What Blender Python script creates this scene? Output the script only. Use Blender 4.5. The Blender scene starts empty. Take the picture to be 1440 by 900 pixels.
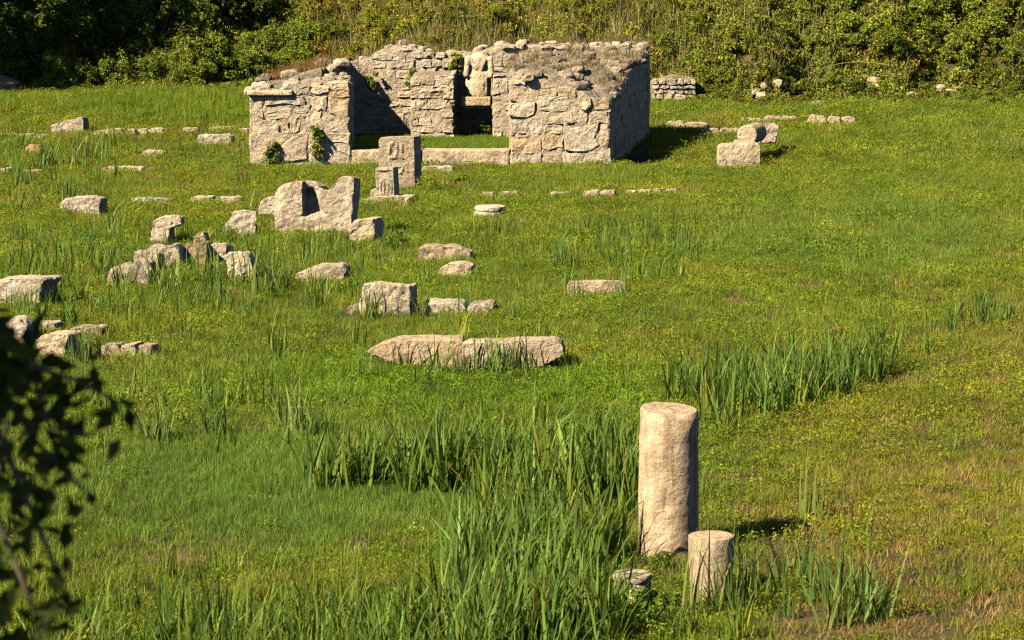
import bpy, bmesh, math, random
import numpy as np
from mathutils import Vector, Matrix, noise as mnoise

S = bpy.context.scene
COL = S.collection
rng = np.random.default_rng(7)
random.seed(7)
R = math.radians

# ------------------------------------------------------------------ camera, sky, sun, exposure
CAM_H, FPX, HORIZON = 4.85, 3500.0, 490.0
PITCH = math.atan(HORIZON / FPX)
cam_d = bpy.data.cameras.new('camera')
cam_d.sensor_width = 36.0
cam_d.lens = FPX / 1440 * 36
cam_d.clip_start, cam_d.clip_end = 0.1, 3000
cam_d.dof.use_dof = True
cam_d.dof.focus_distance = 42
cam_d.dof.aperture_fstop = 8.0
cam = bpy.data.objects.new('camera', cam_d)
COL.objects.link(cam)
cam.location = (0, 0, CAM_H)
cam.rotation_euler = (math.pi / 2 - PITCH, 0, 0)
S.camera = cam

SUN_AZ, SUN_EL = R(52), R(41)
TO_SUN = Vector((-math.sin(SUN_AZ) * math.cos(SUN_EL), -math.cos(SUN_AZ) * math.cos(SUN_EL), math.sin(SUN_EL)))
w = bpy.data.worlds.new('World'); S.world = w; w.use_nodes = True
wn = w.node_tree.nodes
sky = wn.new('ShaderNodeTexSky'); sky.sky_type = 'NISHITA'; sky.sun_disc = False
sky.air_density = 0.45; sky.dust_density = 0.1
sky.sun_elevation = SUN_EL
sky.sun_rotation = math.atan2(TO_SUN.x, TO_SUN.y)
w.node_tree.links.new(sky.outputs[0], wn['Background'].inputs['Color'])
wn['Background'].inputs['Strength'].default_value = 0.05
sl = bpy.data.lights.new('sun', 'SUN'); sl.energy = 5.0; sl.angle = R(0.53); sl.color = (1.0, 0.875, 0.665)
sun = bpy.data.objects.new('sun', sl); COL.objects.link(sun)
sun.rotation_euler = TO_SUN.to_track_quat('Z', 'Y').to_euler()
sun.location = (-30, -30, 40)
S.view_settings.view_transform = 'Standard'
S.view_settings.look = 'None'
S.view_settings.exposure = 1.12
S.view_settings.gamma = 1.0
S.render.engine = 'CYCLES'
S.cycles.use_denoising = True
S.cycles.pixel_filter_type = 'BLACKMAN_HARRIS'
S.cycles.filter_width = 1.2
S.cycles.max_bounces = 5
S.cycles.diffuse_bounces = 0
S.cycles.transmission_bounces = 4
S.cycles.transparent_max_bounces = 4
S.cycles.caustics_reflective = False
S.cycles.caustics_refractive = False

# ------------------------------------------------------------------ photo pixel <-> place
CP, SP = math.cos(PITCH), math.sin(PITCH)

def ray(px, py):
    a, b = (px - 720) / FPX, -(py - 450) / FPX
    return a, CP + b * SP, -SP + b * CP            # x, y, z

def at(px, py, Y):                                 # where a pixel's ray is at distance Y
    x, y, z = ray(px, py)
    t = Y / y
    return x * t, CAM_H + z * t

def proj(x, y, z):
    dz = z - CAM_H
    f = y * CP - dz * SP
    u = y * SP + dz * CP
    return 720 + FPX * x / f, 450 - FPX * u / f

def sstep(a, b, t):
    t = np.clip((t - a) / (b - a), 0, 1)
    return t * t * (3 - 2 * t)

def bank_foot(x):                                  # where the bank at the back begins
    return 88.0 - 8.0 * sstep(-9, 2, x) + 0.7 * np.sin(x * 0.55) + 0.5 * np.sin(x * 1.3 + 1) + .4 * np.sin(x * 2.9)

def H(x, y):                                       # lie of the land
    x = np.asarray(x, float); y = np.asarray(y, float)
    z = 3.25 * (1 - sstep(1.5, 14.5, y))
    z = z + 0.025 * np.sin(x * 0.9 + y * 0.35) * np.sin(y * 0.6 - x * 0.3) * sstep(14, 18, y)
    z = z + 0.05 * np.clip(y - 64, 0, 14)
    d = y - bank_foot(x)
    z = z + np.where(d > 0, 8.0 * (1 - np.exp(-np.maximum(d, 0) * 0.105)) + 0.25 * np.sin(x * 1.1 + y) * sstep(0, 2, d), 0)
    return z

def G(px, py):                                     # ground point seen at a pixel: walk the ray until it meets the land
    rx, ry, rz = ray(px, py)
    ts = np.arange(14.0, 130.0, 0.05)
    below = np.nonzero(CAM_H + rz * ts <= H(rx * ts, ry * ts))[0]
    t = ts[below[0]] if len(below) else 110.0
    return Vector((rx * t, ry * t, float(H(rx * t, ry * t))))

def zof(px, py, Y): return at(px, py, Y)[1]
def xof(px, Y): return at(px, 200, Y)[0]

# ------------------------------------------------------------------ object helpers
def tag(o, label=None, cat=None, group=None, kind='thing'):
    if label: o['label'] = label
    if cat: o['category'] = cat
    if group: o['group'] = group
    if kind: o['kind'] = kind
    return o

def link(name, me, mat=None, parent=None, loc=(0, 0, 0)):
    o = bpy.data.objects.new(name, me)
    COL.objects.link(o)
    o.location = loc
    if mat and not me.materials: me.materials.append(mat)
    if parent: o.parent = parent
    return o

def empty(name, loc):
    o = bpy.data.objects.new(name, None)
    o.empty_display_size = 0.2
    COL.objects.link(o); o.location = loc
    return o

def mk(name, V, F, shade=None, smooth=False, mat=None):
    """mesh from numpy vertices and triangles (or quads)"""
    me = bpy.data.meshes.new(name)
    V = np.asarray(V, np.float32); F = np.asarray(F, np.int32)
    k = F.shape[1]
    me.vertices.add(len(V)); me.vertices.foreach_set('co', V.ravel())
    me.loops.add(F.size); me.loops.foreach_set('vertex_index', F.ravel())
    me.polygons.add(len(F))
    me.polygons.foreach_set('loop_start', np.arange(0, F.size, k, dtype=np.int32))
    try: me.polygons.foreach_set('loop_total', np.full(len(F), k, np.int32))
    except Exception: pass
    if shade is not None:
        a = me.attributes.new('shade', 'FLOAT', 'POINT')
        a.data.foreach_set('value', np.asarray(shade, np.float32))
    me.update(calc_edges=True); me.validate()
    me.polygons.foreach_set('use_smooth', np.full(len(me.polygons), smooth))
    if mat: me.materials.append(mat)
    return me

ORD = 'first second third fourth fifth sixth seventh eighth ninth tenth eleventh twelfth thirteenth fourteenth fifteenth sixteenth'.split()
def nth(pts, p):                                   # place of p in its row, counted from the left
    return ORD[sorted(pts).index(p)]

# ------------------------------------------------------------------ materials
def new_mat(name):
    m = bpy.data.materials.new(name); m.use_nodes = True
    nt = m.node_tree
    return m, nt, nt.nodes, nt.links

def ramp(N, stops):
    r = N.new('ShaderNodeValToRGB')
    e = r.color_ramp.elements
    while len(e) < len(stops): e.new(0.5)
    for i, (p, c) in enumerate(stops):
        e[i].position = p; e[i].color = (*c, 1)
    return r

def noise_tex(N, L, src, scale, detail=6, rough=0.6):
    n = N.new('ShaderNodeTexNoise')
    n.inputs['Scale'].default_value = scale; n.inputs['Detail'].default_value = detail
    n.inputs['Roughness'].default_value = rough
    L.new(src, n.inputs['Vector'])
    return n

def mix(N, L, kind, fac, a, b):
    m = N.new('ShaderNodeMix'); m.data_type = 'RGBA'; m.blend_type = kind
    if isinstance(fac, (int, float)): m.inputs[0].default_value = fac
    else: L.new(fac, m.inputs[0])
    for s, v in ((m.inputs[6], a), (m.inputs[7], b)):
        if isinstance(v, tuple): s.default_value = (*v, 1)
        else: L.new(v, s)
    return m.outputs[2]

def stone_mat(name, lo, mid, hi, stain=(0.17, 0.15, 0.12), stain_at=0.60, scale=1.0, bump=0.5, soil=(0.30, 0.22, 0.14), grain=1.0, streak=0.0):
    m, nt, N, L = new_mat(name)
    geo = N.new('ShaderNodeNewGeometry')
    pos = geo.outputs['Position']
    n1 = noise_tex(N, L, pos, 2.6 * scale, 8, 0.65)
    c = ramp(N, [(0.30, lo), (0.5, mid), (0.70, hi)]); L.new(n1.outputs[0], c.inputs[0])
    n2 = noise_tex(N, L, pos, 24 * scale, 6, 0.7)
    sp = ramp(N, [(0.32, (0.50, 0.47, 0.43)), (0.47, (0.95, 0.95, 0.94)), (0.72, (1.15, 1.13, 1.08))]); L.new(n2.outputs[0], sp.inputs[0])
    col = mix(N, L, 'MULTIPLY', grain, c.outputs[0], sp.outputs[0])
    n3 = noise_tex(N, L, pos, 1.3 * scale, 9, 0.72)
    st = ramp(N, [(stain_at, (0, 0, 0)), (stain_at + 0.12, (1, 1, 1))]); L.new(n3.outputs[0], st.inputs[0])
    col = mix(N, L, 'MIX', st.outputs[0], col, stain)
    oi = N.new('ShaderNodeObjectInfo')
    n7 = noise_tex(N, L, pos, 3.4 * scale, 8, 0.75)
    ma = N.new('ShaderNodeMath'); ma.operation = 'MULTIPLY_ADD'; L.new(oi.outputs['Random'], ma.inputs[0]); ma.inputs[1].default_value = 0.16; L.new(n7.outputs[0], ma.inputs[2])
    li = ramp(N, [(0.66, (0, 0, 0)), (0.74, (0.8, 0.8, 0.8))]); L.new(ma.outputs[0], li.inputs[0])
    col = mix(N, L, 'MIX', li.outputs[0], col, (0.20, 0.185, 0.155))      # grey lichen, more on some stones than on others
    n4 = noise_tex(N, L, pos, 5.5 * scale, 5, 0.6)
    so = ramp(N, [(0.56, (0, 0, 0)), (0.74, (0.75, 0.75, 0.75))]); L.new(n4.outputs[0], so.inputs[0])
    col = mix(N, L, 'MIX', so.outputs[0], col, soil)
    if streak:                                     # rain streaks and rubbed lines running down the shaft
        mp = N.new('ShaderNodeMapping'); mp.inputs['Scale'].default_value = (9, 9, 1.1); L.new(pos, mp.inputs['Vector'])
        n6 = noise_tex(N, L, mp.outputs[0], 1.6, 6, 0.6)
        sr = ramp(N, [(0.36, (0.60, 0.56, 0.50)), (0.52, (1, 1, 1)), (0.66, (1.2, 1.19, 1.16))]); L.new(n6.outputs[0], sr.inputs[0])
        col = mix(N, L, 'MULTIPLY', streak, col, sr.outputs[0])
    col = mix(N, L, 'MULTIPLY', 1.0, col, oi.outputs['Color'])
    b = N['Principled BSDF']
    L.new(col, b.inputs['Base Color']); b.inputs['Roughness'].default_value = 0.92
    b.inputs['Specular IOR Level'].default_value = 0.2
    vor = N.new('ShaderNodeTexVoronoi'); vor.inputs['Scale'].default_value = 26 * scale; L.new(pos, vor.inputs['Vector'])
    pit = ramp(N, [(0.0, (0, 0, 0)), (0.32, (1, 1, 1))]); L.new(vor.outputs['Distance'], pit.inputs[0])
    add = N.new('ShaderNodeMath'); add.operation = 'MULTIPLY_ADD'
    L.new(pit.outputs[0], add.inputs[0]); add.inputs[1].default_value = 0.25; L.new(n2.outputs[0], add.inputs[2])
    bp = N.new('ShaderNodeBump'); bp.inputs['Strength'].default_value = bump; bp.inputs['Distance'].default_value = 0.04
    L.new(add.outputs[0], bp.inputs['Height'])
    n5 = noise_tex(N, L, pos, 7.5 * scale, 7, 0.62)
    b2 = N.new('ShaderNodeBump'); b2.inputs['Strength'].default_value = min(1, bump * 1.5); b2.inputs['Distance'].default_value = 0.13 / scale
    L.new(n5.outputs[0], b2.inputs['Height']); L.new(bp.outputs[0], b2.inputs['Normal'])
    L.new(b2.outputs[0], b.inputs['Normal'])
    return m

def leaf_mat(name, lo, hi, trans=0.35, attr=None, gloss=0.35):
    """foliage: colour between lo and hi leaf by leaf, times the object's or the scattered plant's own tint"""
    m, nt, N, L = new_mat(name)
    a = N.new('ShaderNodeAttribute'); a.attribute_name = 'shade'
    r = ramp(N, [(0.0, lo), (1.0, hi)]); L.new(a.outputs['Fac'], r.inputs[0])
    if attr:
        t = N.new('ShaderNodeAttribute'); t.attribute_type = 'INSTANCER'; t.attribute_name = attr
        col = mix(N, L, 'MULTIPLY', 1.0, r.outputs[0], t.outputs['Color'])
    else:
        t = N.new('ShaderNodeObjectInfo')
        col = mix(N, L, 'MULTIPLY', 1.0, r.outputs[0], t.outputs['Color'])
    b = N['Principled BSDF']
    L.new(col, b.inputs['Base Color']); b.inputs['Roughness'].default_value = 0.62
    b.inputs['Specular IOR Level'].default_value = gloss * 0.45
    tr = N.new('ShaderNodeBsdfTranslucent')
    tc = mix(N, L, 'MULTIPLY', 1.0, col, (1.25, 1.15, 0.55)); L.new(tc, tr.inputs['Color'])
    ms = N.new('ShaderNodeMixShader'); ms.inputs[0].default_value = trans
    L.new(b.outputs[0], ms.inputs[1]); L.new(tr.outputs[0], ms.inputs[2])
    L.new(ms.outputs[0], N['Material Output'].inputs['Surface'])
    return m

def bark_mat():
    m, nt, N, L = new_mat('bark')
    tc = N.new('ShaderNodeTexCoord')
    n = noise_tex(N, L, tc.outputs['Object'], 9, 6, 0.7)
    c = ramp(N, [(0.3, (0.05, 0.035, 0.022)), (0.7, (0.17, 0.13, 0.09))]); L.new(n.outputs[0], c.inputs[0])
    b = N['Principled BSDF']; L.new(c.outputs[0], b.inputs['Base Color']); b.inputs['Roughness'].default_value = 0.95
    bp = N.new('ShaderNodeBump'); bp.inputs['Strength'].default_value = 0.7; L.new(n.outputs[0], bp.inputs['Height']); L.new(bp.outputs[0], b.inputs['Normal'])
    return m

def ground_mat():
    m, nt, N, L = new_mat('soil')
    geo = N.new('ShaderNodeNewGeometry'); pos = geo.outputs['Position']
    n1 = noise_tex(N, L, pos, 0.5, 8, 0.65)
    c = ramp(N, [(0.32, (0.05, 0.055, 0.02)), (0.5, (0.085, 0.075, 0.035)), (0.68, (0.20, 0.145, 0.075))]); L.new(n1.outputs[0], c.inputs[0])
    n2 = noise_tex(N, L, pos, 14, 6, 0.7)
    s = ramp(N, [(0.3, (0.55, 0.55, 0.5)), (0.7, (1.25, 1.2, 1.15))]); L.new(n2.outputs[0], s.inputs[0])
    col = mix(N, L, 'MULTIPLY', 1.0, c.outputs[0], s.outputs[0])
    b = N['Principled BSDF']; L.new(col, b.inputs['Base Color']); b.inputs['Roughness'].default_value = 1.0
    b.inputs['Specular IOR Level'].default_value = 0.1
    bp = N.new('ShaderNodeBump'); bp.inputs['Strength'].default_value = 0.8; bp.inputs['Distance'].default_value = 0.05
    L.new(n2.outputs[0], bp.inputs['Height']); L.new(bp.outputs[0], b.inputs['Normal'])
    return m

M = {}
M['stone'] = stone_mat('limestone', (0.43, 0.34, 0.235), (0.56, 0.46, 0.33), (0.67, 0.58, 0.45), stain=(0.24, 0.21, 0.17), stain_at=0.59, bump=0.5, grain=1.0)
M['wall'] = stone_mat('wall_stone', (0.45, 0.35, 0.235), (0.57, 0.46, 0.32), (0.67, 0.57, 0.43), stain=(0.30, 0.25, 0.195), stain_at=0.58, bump=0.45, grain=.95)
M['mortar'] = stone_mat('rubble_mortar', (0.42, 0.325, 0.215), (0.54, 0.43, 0.295), (0.64, 0.535, 0.395), stain=(0.28, 0.235, 0.18), stain_at=0.58, bump=0.6, grain=1.0)
M['weathered'] = stone_mat('weathered_rubble', (0.28, 0.22, 0.15), (0.40, 0.32, 0.225), (0.52, 0.435, 0.33), stain=(0.22, 0.19, 0.155), stain_at=0.54, bump=1.0)
M['column'] = stone_mat('column_marble', (0.41, 0.315, 0.225), (0.51, 0.405, 0.295), (0.61, 0.51, 0.39), stain=(0.31, 0.26, 0.205), stain_at=0.57, scale=1.7, bump=0.3, grain=0.8, streak=.8)
M['soil'] = ground_mat()
M['bark'] = bark_mat()
M['turf'] = leaf_mat('turf_blades', (0.105, 0.17, 0.018), (0.255, 0.305, 0.05), 0.40, 'tint')
M['weed'] = leaf_mat('weed_leaves', (0.115, 0.19, 0.016), (0.27, 0.335, 0.038), 0.40, 'tint')
M['reed'] = leaf_mat('reed_blades', (0.055, 0.105, 0.020), (0.185, 0.25, 0.052), 0.34, 'tint', 0.5)
M['dry'] = leaf_mat('dry_grass', (0.20, 0.155, 0.065), (0.42, 0.34, 0.17), 0.3, 'tint', 0.2)
M['tuft'] = leaf_mat('tuft_blades', (0.055, 0.11, 0.025), (0.18, 0.25, 0.060), 0.35, None, 0.5)
M['leaf'] = leaf_mat('shrub_leaves', (0.05, 0.09, 0.015), (0.20, 0.245, 0.04), 0.30, None, 0.45)
M['scrub'] = leaf_mat('scrub_leaves', (0.11, 0.15, 0.02), (0.37, 0.385, 0.065), 0.32, 'tint', 0.4)

# ------------------------------------------------------------------ vegetation shapes (numpy)
def blades(n, spread, lmin, lmax, wid, lean, bend, segs=3, r=None, upright=0.0):
    r = r or rng
    a = r.uniform(0, 2 * np.pi, n); rad = spread * np.sqrt(r.uniform(0, 1, n))
    bx, by = rad * np.cos(a), rad * np.sin(a)
    az = r.uniform(0, 2 * np.pi, n)
    Ln = r.uniform(lmin, lmax, n); th0 = np.abs(r.normal(0, lean, n)); bd = np.abs(r.normal(0, bend, n))
    wd = wid * r.uniform(0.6, 1.3, n)
    V, th = [], th0.copy()
    px, py, pz = bx.copy(), by.copy(), np.full(n, -0.02)
    face = az + np.pi / 2 + r.normal(0, 0.5, n)
    for k in range(segs + 1):
        t = k / segs
        ww = wd * (1 - t) ** 0.7 if k < segs else wd * 0.04
        V.append(np.stack([px - np.cos(face) * ww / 2, py - np.sin(face) * ww / 2, pz], 1))
        V.append(np.stack([px + np.cos(face) * ww / 2, py + np.sin(face) * ww / 2, pz], 1))
        s = Ln / segs
        px = px + s * np.sin(th) * np.cos(az); py = py + s * np.sin(th) * np.sin(az); pz = pz + s * np.cos(th)
        th = th + bd * (0.4 + t)
    P = np.stack(V, 1).reshape(-1, 3)
    m = 2 * (segs + 1); base = (np.arange(n) * m)[:, None]
    F = []
    for k in range(segs):
        q = 2 * k
        F += [base + [q, q + 1, q + 3], base + [q, q + 3, q + 2]]
    F = np.concatenate(F, 0)
    sh = np.repeat(r.uniform(0, 1, n), m)
    return P, F, sh

def leafset(c, nrm, size, aspect=0.6, r=None):
    """folded pointed leaves at centres c facing nrm"""
    r = r or rng
    n = len(c)
    nrm = nrm / (np.linalg.norm(nrm, axis=1, keepdims=True) + 1e-9)
    t = r.normal(size=(n, 3)); t -= nrm * (t * nrm).sum(1, keepdims=True); t /= np.linalg.norm(t, axis=1, keepdims=True) + 1e-9
    b = np.cross(nrm, t)
    s = np.asarray(size).reshape(-1, 1) * np.ones((n, 1))
    fold = 0.16
    p0 = c - t * s * 0.5; p1 = c + t * s * 0.55 - nrm * s * 0.1
    pm = c + nrm * s * 0.0
    l = c + b * s * aspect * 0.5 - t * s * 0.08 + nrm * s * fold
    q = c - b * s * aspect * 0.5 - t * s * 0.08 + nrm * s * fold
    V = np.stack([p0, l, p1, q], 1).reshape(-1, 3)
    base = (np.arange(n) * 4)[:, None]
    F = np.concatenate([base + [0, 2, 1], base + [0, 3, 2]], 0)
    return V, F, np.repeat(r.uniform(0, 1, n), 4)

def join(parts):
    V, F, s, o = [], [], [], 0
    for p in parts:
        V.append(p[0]); F.append(p[1] + o); s.append(p[2]); o += len(p[0])
    return np.concatenate(V), np.concatenate(F), np.concatenate(s)

def tube(path, rad, k=7):
    """tapered limb along a path"""
    path = [Vector(p) for p in path]
    V, F = [], []
    for i, p in enumerate(path):
        d = (path[min(i + 1, len(path) - 1)] - path[max(i - 1, 0)]).normalized()
        u = d.cross(Vector((0.3, 0.9, 0.1))).normalized(); v = d.cross(u)
        for j in range(k):
            a = 2 * math.pi * j / k
            V.append(p + (u * math.cos(a) + v * math.sin(a)) * rad[i])
    for i in range(len(path) - 1):
        for j in range(k):
            a, b = i * k + j, i * k + (j + 1) % k
            F += [(a, b, b + k), (a, b + k, a + k)]
    return np.array([tuple(v) for v in V]), np.array(F), np.full(len(V), 0.5)

def blob_leaves(n, rx, ry, rz, nblob, size, r, fill=0.45, aspect=0.6):
    """leaves gathered in clumps spread through an ellipsoid: uneven outline, gaps between the clumps"""
    d = r.normal(size=(nblob, 3)); d /= np.linalg.norm(d, axis=1, keepdims=True)
    c = d * (r.uniform(0.25, 1.0, nblob) ** 0.5)[:, None] * np.array([rx, ry, rz]) * 0.8
    br = r.uniform(0.5, 1.1, nblob) * (rx * ry * rz) ** (1 / 3) * 0.95 / nblob ** (1 / 3)
    which = r.integers(0, nblob, n)
    e = r.normal(size=(n, 3)); e /= np.linalg.norm(e, axis=1, keepdims=True)
    rr = r.uniform(fill, 1.15, n) * br[which]
    p = c[which] + e * rr[:, None] * np.array([1, 1, 0.85])
    nr = e * 0.6 + np.array([0, 0, 0.55]) + r.normal(size=(n, 3)) * 0.5
    V, F, s = leafset(p, nr, size * r.uniform(0.6, 1.35, n), aspect, r)
    hue = r.uniform(-0.25, 0.25, nblob)
    s = np.clip(s + np.repeat(hue[which], 4), 0, 1)
    return V, F, s

# ------------------------------------------------------------------ stones
NV = lambda p: mnoise.noise(p)

def roughen(me, seed, amp, pit=0.0, scale=1.0):
    n = len(me.vertices)
    co = np.empty(n * 3, np.float32); me.vertices.foreach_get('co', co); co = co.reshape(-1, 3)
    no = np.empty(n * 3, np.float32); me.vertices.foreach_get('normal', no); no = no.reshape(-1, 3)
    off = Vector((seed * 3.7 % 91, seed * 7.3 % 83, seed * 1.9 % 77))
    d = np.empty(n)
    for i in range(n):
        p = Vector(co[i]) * scale + off
        v = 0.55 * NV(p * 2.2) + 0.35 * NV(p * 6.0) + 0.22 * NV(p * 15)
        if pit:
            q = NV(p * 9 + Vector((5, 5, 5)))
            if q > 0.28: v -= (q - 0.28) * pit
        d[i] = v
    co += no * (d * amp)[:, None]
    me.vertices.foreach_set('co', co.astype(np.float32).ravel()); me.update()

def remesh(bm, vox, smooth=2):
    bmesh.ops.recalc_face_normals(bm, faces=bm.faces)
    me = bpy.data.meshes.new('tmp'); bm.to_mesh(me); bm.free()
    o = bpy.data.objects.new('tmp', me); COL.objects.link(o)
    md = o.modifiers.new('r', 'REMESH'); md.mode = 'VOXEL'; md.voxel_size = vox
    if smooth:
        ms = o.modifiers.new('s', 'SMOOTH'); ms.factor = 0.5; ms.iterations = smooth
    dg = bpy.context.evaluated_depsgraph_get()
    out = bpy.data.meshes.new_from_object(o.evaluated_get(dg))
    bpy.data.objects.remove(o); bpy.data.meshes.remove(me)
    return out

def prism(bm, front, back):
    """front and back: equal lists of xyz"""
    a = [bm.verts.new(p) for p in front]; b = [bm.verts.new(p) for p in back]
    n = len(a)
    fa = bm.faces.new(a); fb = bm.faces.new(b[::-1])
    for i in range(n):
        bm.faces.new((a[(i + 1) % n], a[i], b[i], b[(i + 1) % n]))
    bmesh.ops.triangulate(bm, faces=[fa, fb])

def ball(bm, c, r, seg=10):
    m = Matrix.Translation(c) @ Matrix.Diagonal((*r, 1))
    bmesh.ops.create_uvsphere(bm, u_segments=seg, v_segments=seg, radius=1, matrix=m)

FHT = []       # their heights above the grass
FOOT = []      # stone footprints (x0,x1,y0,y1): no grass grows inside

def stone(name, outline, label, cat='stone', group=None, depth=0.5, shift=0.06, back=0.92, Y=None, sink=0.10, amp=None, pit=1.1,
          mat='stone', color=(1, 1, 1), extra=None, vox=None, smooth=1, lower=None, backtop=0.0, post=None):
    """a hewn block: the outline of its near face in photo pixels, stood on the ground at its own distance, given real thickness"""
    ys = [p[1] for p in outline]; xs = [p[0] for p in outline]
    yb = max(ys); cx = sum(xs) / len(xs)
    if Y is None: Y = G(cx, yb).y
    pts = []
    for (px, py) in outline:
        x, z = at(px, py, Y)
        if py > yb - 0.16 * (yb - min(ys)) - 1: z -= sink
        pts.append((x, z))
    zlo = min(p[1] for p in pts); zhi = max(p[1] for p in pts)
    mx = sum(p[0] for p in pts) / len(pts)
    ox, oz = mx, float(H(mx, Y))
    front = [(x - ox, 0, z - oz) for x, z in pts]
    bk = [((x - mx) * back + mx - ox + shift, depth, (z - zlo) * (back + (1 - back) * 0.3) + zlo - oz - backtop * (1 if z > (zlo + zhi) / 2 else 0)) for x, z in pts]
    bm = bmesh.new(); prism(bm, front, bk)
    if extra: extra(bm, lambda px, py, dy=0: Vector((at(px, py, Y)[0] - ox, dy, at(px, py, Y)[1] - oz)))
    size = max(max(p[0] for p in pts) - min(p[0] for p in pts), zhi - zlo, depth)
    me = remesh(bm, vox or max(size / 26, 0.012), smooth)
    if post:
        c_ = np.empty(len(me.vertices) * 3, np.float32); me.vertices.foreach_get('co', c_)
        me.vertices.foreach_set('co', post(c_.reshape(-1, 3), ox, Y, oz).ravel()); me.update()
    a = amp if amp is not None else min(0.045, 0.065 * size)
    roughen(me, random.uniform(0, 50), a, pit, 0.8 / max(size, 0.3) + 0.6)
    me.name = name
    me.polygons.foreach_set('use_smooth', np.full(len(me.polygons), True))
    me.set_sharp_from_angle(angle=R(38))
    o = link(name, me, M[mat], None, (ox, Y, oz))
    vv = random.uniform(.88, 1.1); wv = random.uniform(-.035, .035)
    o.color = (color[0] * vv * (1 + wv), color[1] * vv, color[2] * vv * (1 - wv), 1)
    tag(o, label, cat, group)
    x0, x1 = min(p[0] for p in pts), max(p[0] for p in pts)
    FHT.append(zhi - oz)
    FOOT.append((x0 - 0.02, x1 + 0.02 + max(shift, 0), Y - 0.03, Y + depth))
    return o

def rough_outline(x0, y0, x1, y1, j=0.1):
    if y1 - y0 < 22: y0 += 0.05 * (y1 - y0)
    w, h = x1 - x0, y1 - y0
    P = [(x0, y1), (x0 + .01 * w, y0 + .45 * h), (x0 + .07 * w, y0 + .08 * h), (x0 + .3 * w, y0), (x0 + .55 * w, y0 + .04 * h),
         (x0 + .8 * w, y0), (x0 + .95 * w, y0 + .12 * h), (x1, y0 + .5 * h), (x1 - .01 * w, y1)]
    return [(x + random.uniform(-j, j) * min(w, h) * .7, y + (random.uniform(-j, j) * h if 0 < i < 8 else 0)) for i, (x, y) in enumerate(P)]

# ------------------------------------------------------------------ the ground
def axis(lo, hi, fine_lo, fine_hi, step):
    a = list(np.arange(fine_lo, fine_hi + 1e-6, step))
    s, v = step, fine_hi
    while v < hi: s *= 1.35; v += s; a.append(v)
    s, v = step, fine_lo; pre = []
    while v > lo: s *= 1.35; v -= s; pre.append(v)
    return np.array(pre[::-1] + a)
gx = axis(-900, 900, -24, 24, 0.5); gy = axis(-400, 1500, 0, 100, 0.5)
XX, YY = np.meshgrid(gx, gy)
ZZ = H(XX, YY)
ny, nx = XX.shape
V = np.stack([XX.ravel(), YY.ravel(), ZZ.ravel()], 1)
i = (np.arange(ny - 1)[:, None] * nx + np.arange(nx - 1)[None]).ravel()
Fq = np.stack([i, i + 1, i + 1 + nx, i + nx], 1)
g = link('ground', mk('ground', V, Fq, smooth=True), M['soil'])
tag(g, 'grassy meadow floor of the ruins rising to an overgrown bank', 'ground', kind='structure')

# ------------------------------------------------------------------ the ruined shrine
YF, YB = 62.3, 69.0
RUIN = empty('stone_ruin', (-1.4, YF, 0))
tag(RUIN, 'roofless ruined stone shrine with a niche, standing before the overgrown bank', 'ruin')
RO = Vector(RUIN.location)

def solid(name, foot, topfn, zbase, parent, vox=0.06, amp=0.045, n=14, mat='mortar', pit=1.2):
    """a wall core: footprint FL, FR, BR, BL and a ragged top"""
    bm = bmesh.new()
    FL, FR, BR, BL = [Vector((*p, 0)) for p in foot]
    top = {}; bot = {}
    for a in range(n + 1):
        for b in range(n + 1):
            u, v = a / n, b / n
            p = (FL.lerp(FR, u)).lerp(BL.lerp(BR, u), v)
            top[a, b] = bm.verts.new((p.x - RO.x, p.y - RO.y, topfn(u, v) - RO.z))
            bot[a, b] = bm.verts.new((p.x - RO.x, p.y - RO.y, zbase - RO.z))
    for a in range(n):
        for b in range(n):
            bm.faces.new((top[a, b], top[a + 1, b], top[a + 1, b + 1], top[a, b + 1]))
            bm.faces.new((bot[a, b + 1], bot[a + 1, b + 1], bot[a + 1, b], bot[a, b]))
    for a in range(n):
        bm.faces.new((bot[a, 0], bot[a + 1, 0], top[a + 1, 0], top[a, 0]))
        bm.faces.new((top[a, n], top[a + 1, n], bot[a + 1, n], bot[a, n]))
        bm.faces.new((bot[0, a + 1], bot[0, a], top[0, a], top[0, a + 1]))
        bm.faces.new((top[n, a + 1], top[n, a], bot[n, a], bot[n, a + 1]))
    me = remesh(bm, vox, 2)
    roughen(me, random.uniform(0, 40), amp, pit, 1.0)
    me.polygons.foreach_set('use_smooth', np.full(len(me.polygons), True))
    me.materials.append(M[mat]); me.materials.append(M['weathered'])      # lichen and dirt lie on the wall heads
    nz = np.empty(len(me.polygons) * 3, np.float32); me.polygons.foreach_get('normal', nz)
    ctr = np.empty(len(me.polygons) * 3, np.float32); me.polygons.foreach_get('center', ctr); ctr = ctr.reshape(-1, 3)
    wob = np.array([.22 * NV(Vector(c) * 3.1) for c in ctr])
    me.polygons.foreach_set('material_index', (nz.reshape(-1, 3)[:, 2] + wob > 0.5).astype(np.int32))
    return link(name, me, M[mat], parent)

def profile(pts, Y):
    xs = [at(p[0], p[1], Y)[0] for p in pts]; zs = [at(p[0], p[1], Y)[1] for p in pts]
    return lambda x: float(np.interp(x, xs, zs))

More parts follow.
